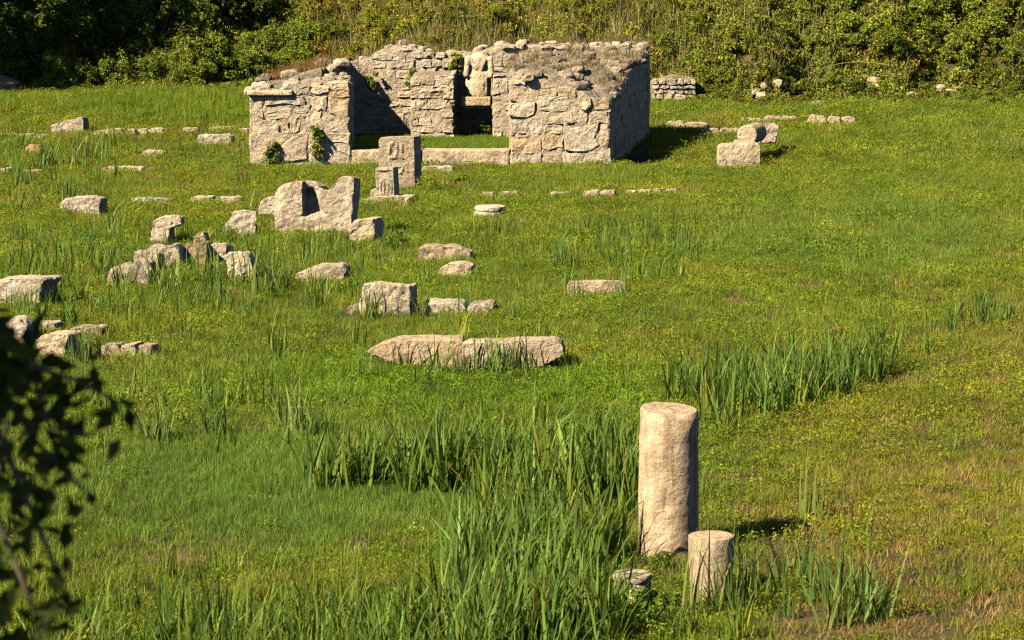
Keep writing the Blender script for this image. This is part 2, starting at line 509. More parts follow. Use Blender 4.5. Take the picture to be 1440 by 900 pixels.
def facestone(parent, origin, U, Vv, Nn, poly, proud, tint, name='stone', mat='wall'):
    """one facing stone of a wall: rounded worn edges, its own outline, set into the core"""
    P = []
    m = len(poly)
    for i in range(m):
        a, b = poly[i], poly[(i + 1) % m]
        L_ = math.hypot(b[0] - a[0], b[1] - a[1]); k = max(1, int(L_ / 0.14))
        for q in range(min(k, 4)):
            t = q / min(k, 4)
            j = 0.018
            P.append((a[0] + (b[0] - a[0]) * t + random.uniform(-j, j), a[1] + (b[1] - a[1]) * t + random.uniform(-j, j)))
    n = len(P)
    cu = sum(p[0] for p in P) / n; cv = sum(p[1] for p in P) / n
    wmin = min(max(p[0] for p in P) - min(p[0] for p in P), max(p[1] for p in P) - min(p[1] for p in P))
    e = min(0.045, wmin * 0.16) / max(wmin, 0.05) * 2
    rings = [(1.0, -0.10), (1.0, proud * 0.55), (1 - e * 0.22, proud * 0.95), (1 - e * 0.75, proud * 1.0), (0.5, proud * 1.0)]
    V, F = [], []
    ph = random.uniform(0, 99)
    for k, (s, h) in enumerate(rings):
        for (u, v) in P:
            uu, vv = cu + (u - cu) * s, cv + (v - cv) * s
            hh = h + (0.030 * NV(Vector((uu * 5 + ph, vv * 5, k * .3))) + 0.022 * NV(Vector((uu * 15 + ph, vv * 15, 3)))) * (1 if k > 0 else 0)
            p = origin + U * uu + Vv * vv + Nn * hh - RO
            V.append((p.x, p.y, p.z))
    hc = proud * 1.05 + 0.015 * NV(Vector((cu * 6 + ph, cv * 6, 1)))
    p = origin + U * cu + Vv * cv + Nn * hc - RO
    V.append((p.x, p.y, p.z)); c = len(V) - 1
    for k in range(len(rings) - 1):
        for i in range(n):
            a, b = k * n + i, k * n + (i + 1) % n
            F += [(a, b, b + n), (a, b + n, a + n)]
    o_ = (len(rings) - 1) * n
    for i in range(n): F.append((o_ + i, o_ + (i + 1) % n, c))
    me = mk(name, V, F, smooth=False)
    bm = bmesh.new(); bm.from_mesh(me); bmesh.ops.recalc_face_normals(bm, faces=bm.faces); bm.to_mesh(me); bm.free()
    ob = link(name, me, M[mat], parent)
    ob.color = (*tint, 1)
    return ob

def rnd_tint(lo=0.8, hi=1.12):
    v = random.uniform(lo, hi); wv = random.uniform(-0.05, 0.05)
    return (v * (1 + wv), v, v * (1 - wv * 1.4))

def rubble_face(parent, A, B, topf, zlow, hmin, hmax, wmin, wmax, proud=(0.0, 0.03), miss=0.26, outward=None, gap=0.008):
    """courses of rough stones along the wall line A -> B (plan), up to the ragged top"""
    A, B = Vector((*A, 0)), Vector((*B, 0))
    U = (B - A).normalized(); Ln = (B - A).length
    Nn = Vector((U.y, -U.x, 0))
    if outward is not None and Nn.dot(Vector((*outward, 0))) < 0: Nn = -Nn
    z = zlow; Vv = Vector((0, 0, 1))
    while z < zlow + 6:
        h = random.uniform(hmin, hmax)
        u = random.uniform(-wmax * 0.4, 0); placed = False
        while u < Ln:
            wd = random.uniform(wmin, wmax) * (0.7 + 0.6 * random.random())
            a, b = max(u, 0), min(u + wd, Ln)
            if b - a > 0.09:
                tz = min(topf(a), topf((a + b) / 2), topf(b))
                zt = min(z + h * random.uniform(0.85, 1.1), tz + 0.03)
                if zt - z > 0.07:
                    placed = True
                    if random.random() > miss:
                        j = lambda s: random.uniform(-s, s)
                        q = gap
                        hh = zt - z
                        poly = [(a + q + j(.02), z + q + j(.03) * hh * 3), ((a + b) / 2 + j(.04), z + q * .6 + j(.02)), (b - q + j(.02), z + q + j(.025)), (b - q * .5 + j(.02), z + hh * .5),
                                (b - q + j(.04), zt - q + j(.03)), ((a + b) / 2 + j(.05), zt - q * .5 + j(.03)), (a + q + j(.04), zt - q + j(.03)), (a + q * .5 + j(.02), z + hh * .5)]
                        facestone(parent, A, U, Vv, Nn, poly, random.uniform(*proud), rnd_tint())
            u += wd
        if not placed and z > zlow + 0.5: break
        z += h

def traced(parent, Y, rects, ox, oy, sc, proud=(0.0, 0.026)):
    """stones of a near face, outlines read off the photo and laid on the wall plane at its own distance"""
    for r in rects:
        u0, v0, u1, v1 = r[:4]
        pr = r[4] * .42 if len(r) > 4 else random.uniform(*proud)
        tint = r[5] if len(r) > 5 else rnd_tint(0.86, 1.14)
        pts = []
        w_, h_ = u1 - u0, v1 - v0
        jj = min(w_, h_) * 0.15
        base = [(u0, v1), (u0 + w_ * .35, v1), (u0 + w_ * .7, v1), (u1, v1), (u1, v0 + h_ * .5), (u1, v0), (u0 + w_ * .65, v0), (u0 + w_ * .3, v0), (u0, v0), (u0, v0 + h_ * .5)]
        for (u, v) in base:
            u += random.uniform(-jj, jj); v += random.uniform(-jj, jj)
            x, z = at(ox + u * sc, oy + v * sc, Y)
            pts.append((x, z))
        facestone(parent, Vector((0, Y, 0)), Vector((1, 0, 0)), Vector((0, 0, 1)), Vector((0, -1, 0)), pts, pr, tint)

SC = 310 / 1162
# left block: pier in front, thinner wall behind it
xl0, xl1 = xof(351, YF), xof(490, YF)
pf = profile([(347, 133), (412, 130), (425, 121), (460, 119), (490, 119)], YF)
pb = profile([(350, 120), (395, 117), (430, 108), (470, 105), (500, 104)], YF + 1.1)
left_pier = solid('left_pier', [(xl0, YF), (xl1, YF), (xl1 + 0.06, YF + 1.1), (xl0, YF + 1.1)],
                  lambda u, v: pf(xl0 + (xl1 - xl0) * u) * (1 - v) + pb(xl0 + (xl1 - xl0) * u) * v, -0.3, RUIN)
pw0 = profile([(350, 118), (395, 112), (430, 100), (455, 93), (480, 92)], YF + 1.1)
pw1 = profile([(350, 112), (400, 104), (430, 98), (455, 90), (480, 84), (496, 82)], YB)
def ltop(u, v):
    x = (xl0 + 0.02) * (1 - v) + (-6.3) * v; x1 = -4.78 * (1 - v) + -4.48 * v
    xx = x + (x1 - x) * u
    return pw0(xx) * (1 - v) + pw1(xx) * v + 0.10 * NV(Vector((xx * 2, v * 9, 3)))
left_wall = solid('left_wall', [(xl0 + 0.02, YF + 0.95), (-4.78, YF + 0.95), (-4.48, YB), (-6.3, YB)], ltop, -0.3, RUIN, mat='weathered')
# back wall
bprof = [(440, 100), (470, 92), (500, 85), (516, 82), (530, 76), (545, 70), (556, 62), (572, 63), (585, 68), (600, 73), (640, 78), (668, 74), (690, 66), (720, 63), (760, 62), (800, 63), (850, 64), (890, 62), (905, 66), (913, 74)]
pbk = profile(bprof, YB)
bx0, bx1 = -6.0, xof(911, YB)
back_wall = solid('back_wall', [(bx0, YB), (bx1, YB), (bx1 + 0.1, YB + 0.8), (bx0, YB + 0.8)], lambda u, v: pbk(bx0 + (bx1 - bx0) * u) + 0.06 * NV(Vector((u * 40, v * 3, 1))), 0.0, RUIN, n=40)
# the two piers of the niche
YM = 66.8
FLOOR = zof(600, 208, YF + 0.55)
m0, m1 = xof(578, YM), xof(638, YM)
pm = profile([(578, 108), (590, 106), (615, 107), (640, 104)], YM)
niche_pier_a = solid('niche_pier', [(m0, YM), (m1, YM), (m1 + 0.06, YB + 0.1), (m0, YB + 0.1)], lambda u, v: pm(m0 + (m1 - m0) * u) + 0.05 * v, 0.0, RUIN)
m2, m3 = xof(693, YM), xof(735, YM)
pm2 = profile([(690, 104), (735, 103)], YM)
niche_pier_b = solid('niche_pier', [(m2, YM), (m3, YM), (m3, YB + 0.1), (m2, YB + 0.1)], lambda u, v: pm2(m2 + (m3 - m2) * u) + 0.05 * v, 0.0, RUIN)
# right block: solid mass with a worn sloping top
xr0, xr1 = xof(717, YF), xof(857, YF)
pr0 = profile([(716, 112), (735, 106), (755, 110), (780, 116), (805, 124), (830, 136), (850, 146), (860, 150)], YF)
pr1 = profile([(716, 84), (740, 80), (770, 76), (800, 74), (850, 72), (890, 70), (911, 70)], YB)
bxr = xof(911, YB)
def rtop(u, v):
    a = pr0(xr0 + (xr1 - xr0) * u); b = pr1(xr0 + (bxr - xr0) * u)
    t = v ** 0.85
    return a * (1 - t) + b * t + 0.22 * NV(Vector((u * 5, v * 7, 2))) * min(1, v * 4) + 0.11 * NV(Vector((u * 13, v * 17, 5)))
right_block = solid('right_block', [(xr0, YF), (xr1, YF), (bxr, YB + 0.3), (xr0, YB + 0.3)], rtop, -0.3, RUIN, n=30, mat='mortar', amp=.08)

# facing stones read off the photo
traced(left_pier, YF, [
    (80, 402, 112, 505), (112, 404, 152, 505), (160, 395, 372, 440, .10), (175, 440, 300, 482), (85, 515, 162, 595), (165, 517, 236, 595), (240, 532, 290, 590), (292, 490, 345, 590),
    (345, 485, 392, 590), (95, 605, 385, 745, .07, (1.0, .97, .92)), (410, 405, 480, 465, .08, (1.15, 1.12, 1.05)), (497, 405, 597, 492, .06, (1.0, .95, .85)), (472, 500, 605, 582),
    (470, 588, 608, 642), (464, 645, 610, 702), (500, 362, 602, 402, .07, (.95, .78, .62)), (320, 342, 400, 385, .08), (405, 335, 500, 378, .10, (1.15, 1.1, 1.0)), (502, 322, 606, 360, .10, (1.1, 1.05, .95)),
    (396, 470, 462, 560, .04), (180, 484, 290, 515), (112, 752, 250, 790), (252, 752, 400, 792), (402, 705, 478, 775), (482, 710, 604, 772), (310, 444, 395, 482), (400, 566, 460, 640, .03), (398, 645, 456, 700, .03)],
    330, 30, SC)
traced(right_block, YF, [
    (320, 430, 462, 497, .13), (467, 395, 632, 470, .07), (505, 476, 655, 540, .08), (328, 512, 420, 596), (424, 535, 500, 600), (335, 604, 490, 686, .07, (1.05, .95, .8)),
    (497, 548, 607, 588), (497, 592, 607, 672, .05, (1.02, .95, .82)), (612, 548, 790, 672, .09), (795, 575, 846, 650), (640, 484, 735, 540), (738, 474, 846, 538), (694, 402, 748, 462, .20, (1.25, 1.2, 1.1)),
    (340, 692, 428, 752), (432, 690, 492, 748), (496, 684, 610, 766), (614, 688, 708, 760), (712, 676, 850, 752), (330, 335, 478, 422, .05, (.9, .86, .8)), (482, 345, 575, 392, .05, (.9, .86, .8)),
    (342, 288, 402, 330, .14, (1.3, 1.3, 1.3)), (580, 352, 680, 396, .05, (.85, .8, .74)), (690, 470, 736, 480, .03), (755, 400, 840, 468, .05, (.9, .85, .76))],
    630, 30, SC)
cap = None
def px_box(name, x0, y0, x1, y1, Y, depth, mat, parent, amp=0.012, color=(1, 1, 1), shift=0.05, vox=0.03):
    pts = [at(x0, y1, Y), at(x0, y0, Y), at((x0 + x1) / 2, y0 + .3, Y), at(x1, y0, Y), at(x1, y1, Y), at((x0 + x1) / 2, y1, Y)]
    f = [(x - RO.x, Y - RO.y, z - RO.z) for x, z in pts]; b = [(x + shift, y + depth, z) for x, y, z in f]
    bm = bmesh.new(); prism(bm, f, b)
    me = remesh(bm, vox, 1); roughen(me, random.uniform(0, 50), amp, 0.5, 1.2)
    me.polygons.foreach_set('use_smooth', np.full(len(me.polygons), True))
    o = link(name, me, M[mat], parent); o.color = (*color, 1)
    return o
px_box('cap_slab', 347, 127, 411, 135, YF - 0.14, 0.75, 'wall', left_pier, color=(1.05, 1.0, .95))
px_box('threshold_block', 491, 211, 592, 234, YF + 0.02, 0.55, 'wall', RUIN, color=(1.0, .93, .84))
px_box('threshold_block', 594, 210, 717, 236, YF + 0.0, 0.55, 'wall', RUIN, color=(1.02, .95, .86))
px_box('ledge_slab', 649, 136, 690, 149, YM + 0.25, 0.95, 'wall', RUIN, color=(1.0, .92, .8), vox=0.025)
px_box('ledge_moulding', 651, 149.5, 689, 152.5, YM + 0.30, 0.85, 'wall', RUIN, color=(1.1, 1.05, 1.0), vox=0.02)

rubble_face(niche_pier_a, (m0, YM), (m1, YM), lambda s: pm(m0 + s), FLOOR - 0.12, 0.16, 0.28, 0.22, 0.55, outward=(0, -1))
rubble_face(niche_pier_a, (m1, YM), (m1 + .06, YB), lambda s: pm(m1) + .02, FLOOR - 0.12, 0.18, 0.3, 0.25, 0.5, outward=(1, 0))
rubble_face(niche_pier_b, (m2, YM), (m3, YM), lambda s: pm2(m2 + s), FLOOR - 0.12, 0.2, 0.36, 0.25, 0.5, outward=(0, -1))
rubble_face(back_wall, (-4.45, YB), (m0, YB), lambda s: pbk(-4.45 + s), FLOOR - 0.1, 0.17, 0.32, 0.25, 0.6, outward=(0, -1))
zmid = zof(640, 112, YB)
rubble_face(back_wall, (m0, YB), (bx1, YB), lambda s: pbk(m0 + s), zmid, 0.14, 0.27, 0.22, 0.5, outward=(0, -1), proud=(.05, .12))
rubble_face(right_block, (xr1, YF), (bxr, YB + .3), lambda s: rtop(1, min(s / 7.3, 1)) - .03, -0.05, 0.2, 0.36, 0.3, 0.7, outward=(1, 0))
rubble_face(left_wall, (-4.78, YF + 1.2), (-4.48, YB), lambda s: ltop(1, min(s / 6, 1)) - .05, FLOOR - .1, 0.2, 0.36, 0.3, 0.7, outward=(1, 0))
rubble_face(left_pier, (xl1, YF), (xl1 + .06, YF + 1.1), lambda s: pf(xl1) - .02, 0.0, 0.25, 0.45, 0.35, 0.6, outward=(1, 0), proud=(.01, .03))

# loose stones lying on the wall heads, parts of the walls they belong to
def lump(parent, p, s, tint, mat='wall'):
    bm = bmesh.new(); bmesh.ops.create_icosphere(bm, subdivisions=2, radius=1)
    k = random.uniform(0, 90)
    sc = Vector((random.uniform(.8, 1.3), random.uniform(.7, 1.1), random.uniform(.45, .8))) * s
    for v in bm.verts:
        c = v.co.copy()
        c = Vector([math.copysign(abs(q) ** 0.7, q) for q in c])
        c *= 1 + 0.28 * NV(c * 1.4 + Vector((k, 0, 0))) + 0.12 * NV(c * 4 + Vector((0, k, 0)))
        v.co = Vector((c.x * sc.x, c.y * sc.y, c.z * sc.z))
    bmesh.ops.rotate(bm, verts=bm.verts, matrix=Matrix.Rotation(random.uniform(0, 6), 3, 'Z') @ Matrix.Rotation(random.uniform(-.3, .3), 3, 'X'))
    me = bpy.data.meshes.new('stone'); bm.to_mesh(me); bm.free()
    o = link('stone', me, M[mat], parent, Vector(p) - RO if parent else p); o.color = (*tint, 1)
    return o
for k in range(130):
    u, v = random.random(), random.random() ** 0.8
    x = (xr0 + (xr1 - xr0) * u) * (1 - v) + (xr0 + (bxr - xr0) * u) * v
    lump(right_block, (x, YF + (YB - YF) * v, rtop(u, v) + 0.0), random.uniform(.07, .24), rnd_tint(.75, 1.25), 'weathered')
for k in range(36):
    u, v = random.random(), random.random()
    a = xl0 * (1 - v) - 6.3 * v; b = -4.78 * (1 - v) - 4.48 * v
    lump(left_wall, (a + (b - a) * u, YF + .95 + 5.6 * v, ltop(u, v)), random.uniform(.08, .22), rnd_tint(.6, 1.0), 'weathered')
for k in range(26):
    u, v = random.random(), random.random()
    xx = xl0 + (xl1 - xl0) * u
    lump(left_pier, (xx, YF + .12 + .95 * v, pf(xx) * (1 - v) + pb(xx) * v), random.uniform(.08, .2), rnd_tint(.75, 1.1), 'wall')
for (px, py, s) in [(409, 105, .30), (433, 112, .2), (470, 96, .25), (480, 88, .25), (452, 105, .2), (357, 123, .18)]:
    x, z = at(px, py, YF + 1.6); lump(left_wall, (x, YF + 1.6, z - .05), s, rnd_tint(.8, 1.1), 'wall')
for k in range(46):
    x = random.uniform(-4.4, bx1 - .1); lump(back_wall, (x, YB + random.uniform(.15, .6), pbk(x) + .0), random.uniform(.08, .2), rnd_tint(.65, 1.05))
# earth floor inside the shrine
fx = np.linspace(-4.9, 0.1, 22); fy = np.linspace(YF + .3, YB + .1, 26)
FX, FY = np.meshgrid(fx, fy); FZ = FLOOR - 0.03 + 0.015 * np.sin(FX * 4) * np.sin(FY * 3)
i = (np.arange(25)[:, None] * 22 + np.arange(21)[None]).ravel()
fl = link('earth_floor', mk('earth_floor', np.stack([FX.ravel() - RO.x, FY.ravel() - RO.y, FZ.ravel() - RO.z], 1), np.stack([i, i + 1, i + 23, i + 22], 1), smooth=True), M['soil'], RUIN)

# headless draped statue fragment on the ledge
def statue():
    Y = YM + 0.62
    ox = at(671, 136, Y)[0]; oz = at(671, 136, Y)[1]
    P = lambda px, py, dy=0: Vector((at(px, py, Y)[0] - ox, dy, at(px, py, Y)[1] - oz))
    bm = bmesh.new()
    def section(list_):
        rings = []
        for (px0, px1, py, d) in list_:
            c = P((px0 + px1) / 2, py); r = (P(px1, py) - P(px0, py)).length / 2
            rings.append([bm.verts.new((c.x + r * math.cos(a), d * math.sin(a), c.z)) for a in [2 * math.pi * k / 16 for k in range(16)]])
        for a, b in zip(rings, rings[1:]):
            for k in range(16): bm.faces.new((a[k], a[(k + 1) % 16], b[(k + 1) % 16], b[k]))
        bm.faces.new(rings[0][::-1]); bm.faces.new(rings[-1])
    section([(660, 690, 137, .30), (656, 690, 128, .30), (654, 691, 116, .30), (657, 690, 104, .27), (659, 688, 97, .24), (657, 689, 88, .27), (659, 689, 80, .25), (664, 684, 76, .17), (668, 680, 73, .12)])
    for a, b, r_ in [((666, 134), (681, 106), .05), ((660, 132), (672, 104), .04), ((684, 132), (684, 108), .05), ((657, 108), (690, 102), .05), ((658, 82), (656, 104), .09), ((690, 82), (691, 106), .08), ((663, 84), (670, 96), .07), ((682, 84), (677, 96), .07)]:
        pa, pb_ = P(*a, -.20), P(*b, -.21)
        for k in range(7): ball(bm, pa.lerp(pb_, k / 6), (r_, r_ * .9, r_), 8)
    me = remesh(bm, 0.025, 2); roughen(me, 3.3, 0.018, 0.6, 1.5)
    me.polygons.foreach_set('use_smooth', np.full(len(me.polygons), True))
    o = link('statue_fragment', me, M['wall'], None, (ox, Y, oz)); o.color = (1.12, 1.08, 1.0, 1)
    tag(o, 'worn headless draped statue fragment standing on the niche ledge', 'statue')
statue()

# ------------------------------------------------------------------ blocks, steles and columns in the meadow
def throne_hollow(co, ox, Y, oz):      # the hollow beside the left horn: deep at the horn, running out to the right and below
    px, py = proj(co[:, 0] + ox, np.full(len(co), Y), co[:, 2] + oz)
    lim = 434 + np.clip(py - 258, 0, 45) * .36
    f = sstep(428, 432, px) * (1 - sstep(0, 9, px - lim)) * sstep(260, 276, py) * (1 - sstep(296, 306, py)) * (1 - sstep(.02, .40, co[:, 1]))
    co[:, 1] += .22 * f
    g_ = sstep(388, 400, px) * (1 - sstep(425, 430, px)) * sstep(330, 280, py) * (co[:, 1] < .2)
    co[:, 1] -= .07 * g_
    return co

stone('throne_block', [(386, 332), (385, 300), (386, 270), (390, 263), (402, 257), (418, 254), (434, 255), (446, 261), (450, 268), (460, 268), (470, 265), (475, 252), (482, 248), (498, 249), (499, 262), (496, 285), (493, 312), (494, 332)],
      'massive weathered throne-like block with two horns and a hollowed side', 'stone block', depth=0.62, shift=0.13, back=0.93, vox=0.026, amp=0.035, pit=1.6, post=throne_hollow)
stone('squared_block', [(490, 320), (497, 310), (518, 306), (525, 307), (527, 330), (527, 347), (503, 356), (497, 350), (491, 335)],
      'small tilted block leaning against the right end of the throne-like block', 'stone block', depth=0.42, shift=0.16, back=0.97, Y=44.6, color=(1.0, .95, .86))
stone('low_stone', [(362, 294), (366, 283), (378, 277), (388, 276), (389, 294)], 'small pale stone behind the left end of the throne-like block', depth=.4, Y=48.5)

def relief(bm, P):
    for (px, py, rx, rz) in [(548, 210, .03, .14), (552, 202, .04, .05), (558, 206, .045, .09), (557, 216, .04, .11), (565, 209, .035, .13), (563, 219, .04, .05), (553, 222, .10, .025), (546, 205, .02, .04), (566, 222, .03, .03),
                             (562, 234, .05, .03), (566, 238, .03, .05), (563, 243, .05, .02)]:
        ball(bm, P(px, py, 0.0), (rx * 1.1, .036, rz), 10)
stone('carved_stele', [(534, 262), (532, 226), (532, 197), (536, 193), (560, 192), (582, 192), (583, 225), (584, 262)], 'tall rectangular stele carved with a worn figure relief, before the threshold', 'stele',
      depth=0.30, shift=0.15, back=1.0, extra=relief, vox=0.018, amp=0.008, pit=.4, color=(.96, .94, .88), Y=55.6, smooth=1)
def relief2(bm, P):
    for (px, py, rx, rz) in [(535, 262, .025, .13), (540, 264, .025, .14), (546, 263, .025, .13), (550, 266, .02, .1), (540, 239, .17, .025)]:
        ball(bm, P(px, py, 0.0), (rx, .03, rz), 10)
stone('plinth_slab', [(509, 291), (511, 281), (525, 276), (560, 276), (575, 277), (574, 291)], 'low broken plinth slab under the short stele', 'plinth', depth=.55, shift=.16, back=1.0, Y=51.9, color=(1.05, 1.02, .95))
stone('short_stele', [(529, 277), (528, 255), (528, 236), (533, 235), (553, 235), (554, 255), (555, 277)], 'short pale stele with worn carving, in front of the tall carved stele', 'stele', depth=0.22, shift=0.10, back=1.0, extra=relief2,
      vox=0.016, amp=0.007, pit=.4, Y=52.05, sink=0.12, color=(1.05, 1.03, .97), smooth=1)
stone('low_stone', [(519, 276), (522, 268), (530, 264), (532, 277)], 'little white stone at the left foot of the short stele', depth=.3, Y=52.9, color=(1.2, 1.2, 1.15))

def lathe(name, prof, label, cat, loc, n=48, mat='column', amp=0.012, pit=.6, tilt=(0, 0), topslope=(0, 0), color=(1, 1, 1), facet=0, scale=1.6, lean=0, chips=()):
    """turned stone from (radius, height) pairs"""
    rows = []
    for (a, b) in zip(prof, prof[1:]):
        k = max(1, int(abs(b[1] - a[1]) / 0.03 + abs(b[0] - a[0]) / 0.04))
        for q in range(k): t = q / k; rows.append((a[0] + (b[0] - a[0]) * t, a[1] + (b[1] - a[1]) * t))
    rows.append(prof[-1])
    zt = max(p[1] for p in prof)
    V, F = [], []
    for (r_, z) in rows:
        for k in range(n):
            a = 2 * math.pi * k / n
            rr = r_
            if facet: rr *= math.cos(math.pi / facet) / math.cos((a % (2 * math.pi / facet)) - math.pi / facet) * .5 + .5
            x, y = rr * math.cos(a), rr * math.sin(a)
            s = max(0, z / zt) ** 4
            V.append([x + lean * z, y, z + s * (topslope[0] * x + topslope[1] * y)])
    for i in range(len(rows) - 1):
        for k in range(n):
            a, b = i * n + k, i * n + (k + 1) % n
            F.append((a, b, b + n, a + n))
    me = mk(name, V, F, smooth=True)
    bm = bmesh.new(); bm.from_mesh(me); bmesh.ops.remove_doubles(bm, verts=bm.verts, dist=1e-4)
    for c, rad, dep in chips:
        for v in bm.verts:
            d = (v.co - Vector(c)).length
            if d < rad: v.co += Vector((-v.co.x, -v.co.y, -0.2)).normalized() * dep * (1 - d / rad)
    bmesh.ops.recalc_face_normals(bm, faces=bm.faces); bm.to_mesh(me); bm.free()
    roughen(me, random.uniform(0, 40), amp, pit, scale)
    me.set_sharp_from_angle(angle=R(36))
    o = link(name, me, M[mat], None, loc); o.rotation_euler = (tilt[0], tilt[1], 0); o.color = (*color, 1)
    tag(o, label, cat)
    r0 = max(p[0] for p in prof)
    FHT.append(zt * .5)
    FOOT.append((loc[0] - r0, loc[0] + r0, loc[1] - r0, loc[1] + r0))
    return o

def col_place(pxc, pyb, pxw, pyt):
    p = G(pxc, pyb)
    r_ = pxw / 2 / FPX * p.y / CP * 1.0
    h = at(pxc, pyt, p.y + r_)[1] - p.z
    return Vector((p.x, p.y + r_, p.z)), r_, h
p, r_, h = col_place(942, 788, 86, 576)
lathe('column_shaft', [(0.001, -.2), (r_ * 1.02, -.2), (r_ * 1.01, .0), (r_, h * .5), (r_ * .985, h * .95), (r_ * .965, h * .99), (r_ * .90, h + .01), (r_ * .4, h - .01), (.001, h + .012)],
      'tall broken upright column shaft with a sloping chipped top, biggest in the near grass', 'column', p, n=72, amp=.010, topslope=(-.07, .06), color=(1.0, .94, .84),
      chips=[((r_ * -.15, -r_, h * .38), .09, .035), ((r_ * .3, -r_ * .9, h), .16, .05), ((-r_ * .9, -r_ * .5, h), .12, .04)])
p, r_, h = col_place(1002, 846, 66, 752)
lathe('column_stub', [(0.001, -.2), (r_ * .86, -.2), (r_ * .88, .0), (r_ * .97, h * .6), (r_ * 1.03, h * .95), (r_ * 1.0, h * .99), (r_ * .92, h), (r_ * .4, h - .006), (.001, h + .006)],
      'short faceted column stub with a flat top, beside the tall broken shaft', 'column', p, n=48, facet=8, amp=.008, color=(1.02, .96, .86), scale=1.4)
p, r_, h = col_place(890, 868, 56, 806)
lathe('moulded_stub', [(0.001, -.2), (r_ * .96, -.2), (r_ * .97, h * .74), (r_ * .94, h * .80), (r_ * 1.0, h * .85), (r_ * 1.01, h * .95), (r_ * .96, h), (r_ * .5, h - .006), (.001, h)],
      'low grey column base half hidden by weeds, in front of the tall shaft', 'column base', p, n=48, amp=.005, pit=.2, color=(1.0, 1.02, 1.0), mat='column', scale=1.0)
p, r_, h = col_place(689, 306, 44, 289)
lathe('moulded_drum', [(0.001, -.15), (r_ * 1.04, -.15), (r_ * 1.05, h * .38), (r_ * .93, h * .44), (r_ * .91, h * .52), (r_ * .98, h * .58), (r_ * 1.0, h * .74), (r_ * .98, h * .92), (r_ * .88, h), (.001, h)],
      'round white moulded column drum alone in the grass', 'column drum', p, n=48, mat='stone', amp=.012, color=(1.2, 1.18, 1.12), scale=1.5)

# altar block with a fallen drum and slab behind
stone('altar_block', [(1010, 238), (1010, 220), (1011, 206), (1016, 204), (1045, 201), (1068, 201), (1070, 206), (1070, 225), (1070, 238)], 'squared pale block in front of the fallen drum, right of the ruin', 'stone block', depth=.75, shift=.0, back=.97, amp=.022, pit=1.0, color=(1.08, 1.03, .93))
def fallen_drum():
    Y = 63.4
    x, z = at(1049, 190, Y); r_ = 14.5 / FPX * Y
    p = Vector((x, Y, float(H(x, Y)) + .0))
    bm = bmesh.new(); bmesh.ops.create_cone(bm, cap_ends=True, segments=32, radius1=r_, radius2=r_ * .97, depth=1.25)
    rot = Matrix.Rotation(R(-68), 4, 'Z') @ Matrix.Rotation(R(90), 4, 'Y')
    bmesh.ops.transform(bm, matrix=Matrix.Translation((.22, .62, z - p.z)) @ Matrix.Rotation(R(72), 4, 'Z') @ Matrix.Rotation(R(90), 4, 'Y'), verts=bm.verts)
    me = remesh(bm, .028, 2); roughen(me, 8.1, .014, .5, 1.2)
    me.polygons.foreach_set('use_smooth', np.full(len(me.polygons), True))
    o = link('fallen_drum', me, M['stone'], None, p); o.color = (.98, .9, .8, 1)
    # bedding stone carries it
    tag(o, 'round column drum lying on its side behind the squared block', 'column drum')
    FHT.append(.4)
    FOOT.append((x - .4, x + .8, Y, Y + 1.3))
    return p
fallen_drum()
stone('bedding_stone', [(1030, 206), (1032, 199), (1050, 198), (1066, 199), (1070, 207)], 'flat stone bedded under the fallen drum', depth=1.0, Y=63.6, color=(.9, .85, .75))
stone('tilted_slab', [(1062, 196), (1066, 182), (1075, 172), (1088, 172), (1096, 178), (1094, 188), (1090, 196)], 'tilted broken slab leaning beside the fallen drum', 'slab', depth=.5, shift=.1, back=.8, Y=65.0)

# the long slabs and blocks of the middle meadow
stone('long_slab', [(516, 498), (517, 492), (530, 484), (552, 478), (590, 476), (640, 476), (652, 477), (653, 500), (652, 520), (600, 517), (540, 507)], 'long pinkish slab with a pointed left end, left half of the pair', 'slab', depth=.55, shift=.05, pit=.8, amp=.024, color=(1.0, .92, .82), vox=.035)
stone('long_slab', [(647, 522), (648, 500), (648, 481), (654, 479), (700, 480), (750, 477), (783, 478), (793, 484), (794, 500), (770, 514), (720, 518), (672, 523)], 'long slab half hidden by reeds, right half of the pair', 'slab', depth=.5, shift=.05, pit=.8, amp=.024, color=(1.0, .93, .84), vox=.035)
stone('tilted_block', [(520, 444), (506, 440), (503, 430), (509, 412), (510, 399), (516, 397), (540, 398), (575, 402), (579, 412), (578, 436), (550, 440)], 'pale tilted block with a dark right end, left of the flat paving stones', 'stone block', depth=.5, shift=.12, back=.9, color=(1.14, 1.1, 1.0))
stone('paving_stone', rough_outline(590, 425, 655, 441, .05), 'flat cracked paving stone touching the pale tilted block', 'paving stone', depth=.6)
stone('paving_stone', rough_outline(656, 425, 695, 442, .05), 'small flat paving stone at the right end of the cracked one', 'paving stone', depth=.5, color=(.98, .92, .88))
stone('paving_stone', rough_outline(487, 430, 506, 442, .08), 'sliver of dark stone at the left foot of the pale tilted block', 'paving stone', depth=.4, color=(.7, .66, .6))
stone('lintel_block', [(796, 416), (796, 402), (798, 396), (840, 395), (878, 396), (881, 402), (880, 416)], 'long straight-edged block lying alone right of the meadow middle', 'stone block', depth=.35, shift=.04, amp=.014, color=(.98, .92, .84))
stone('low_stone', [(587, 366), (588, 349), (600, 344), (620, 347), (635, 345), (650, 350), (663, 356), (664, 368)], 'low mossy stone with a hollowed top, behind a smaller white one', depth=.5, color=(.85, .8, .7))
stone('low_stone', [(615, 388), (618, 378), (630, 371), (648, 370), (664, 374), (664, 386)], 'small white flat stone in front of the mossy hollowed one', depth=.45, color=(1.05, 1.02, .95))
stone('low_stone', [(410, 396), (418, 384), (445, 375), (480, 373), (488, 380), (480, 394)], 'long low stone sunk in grass in front of the throne-like block', depth=.6)

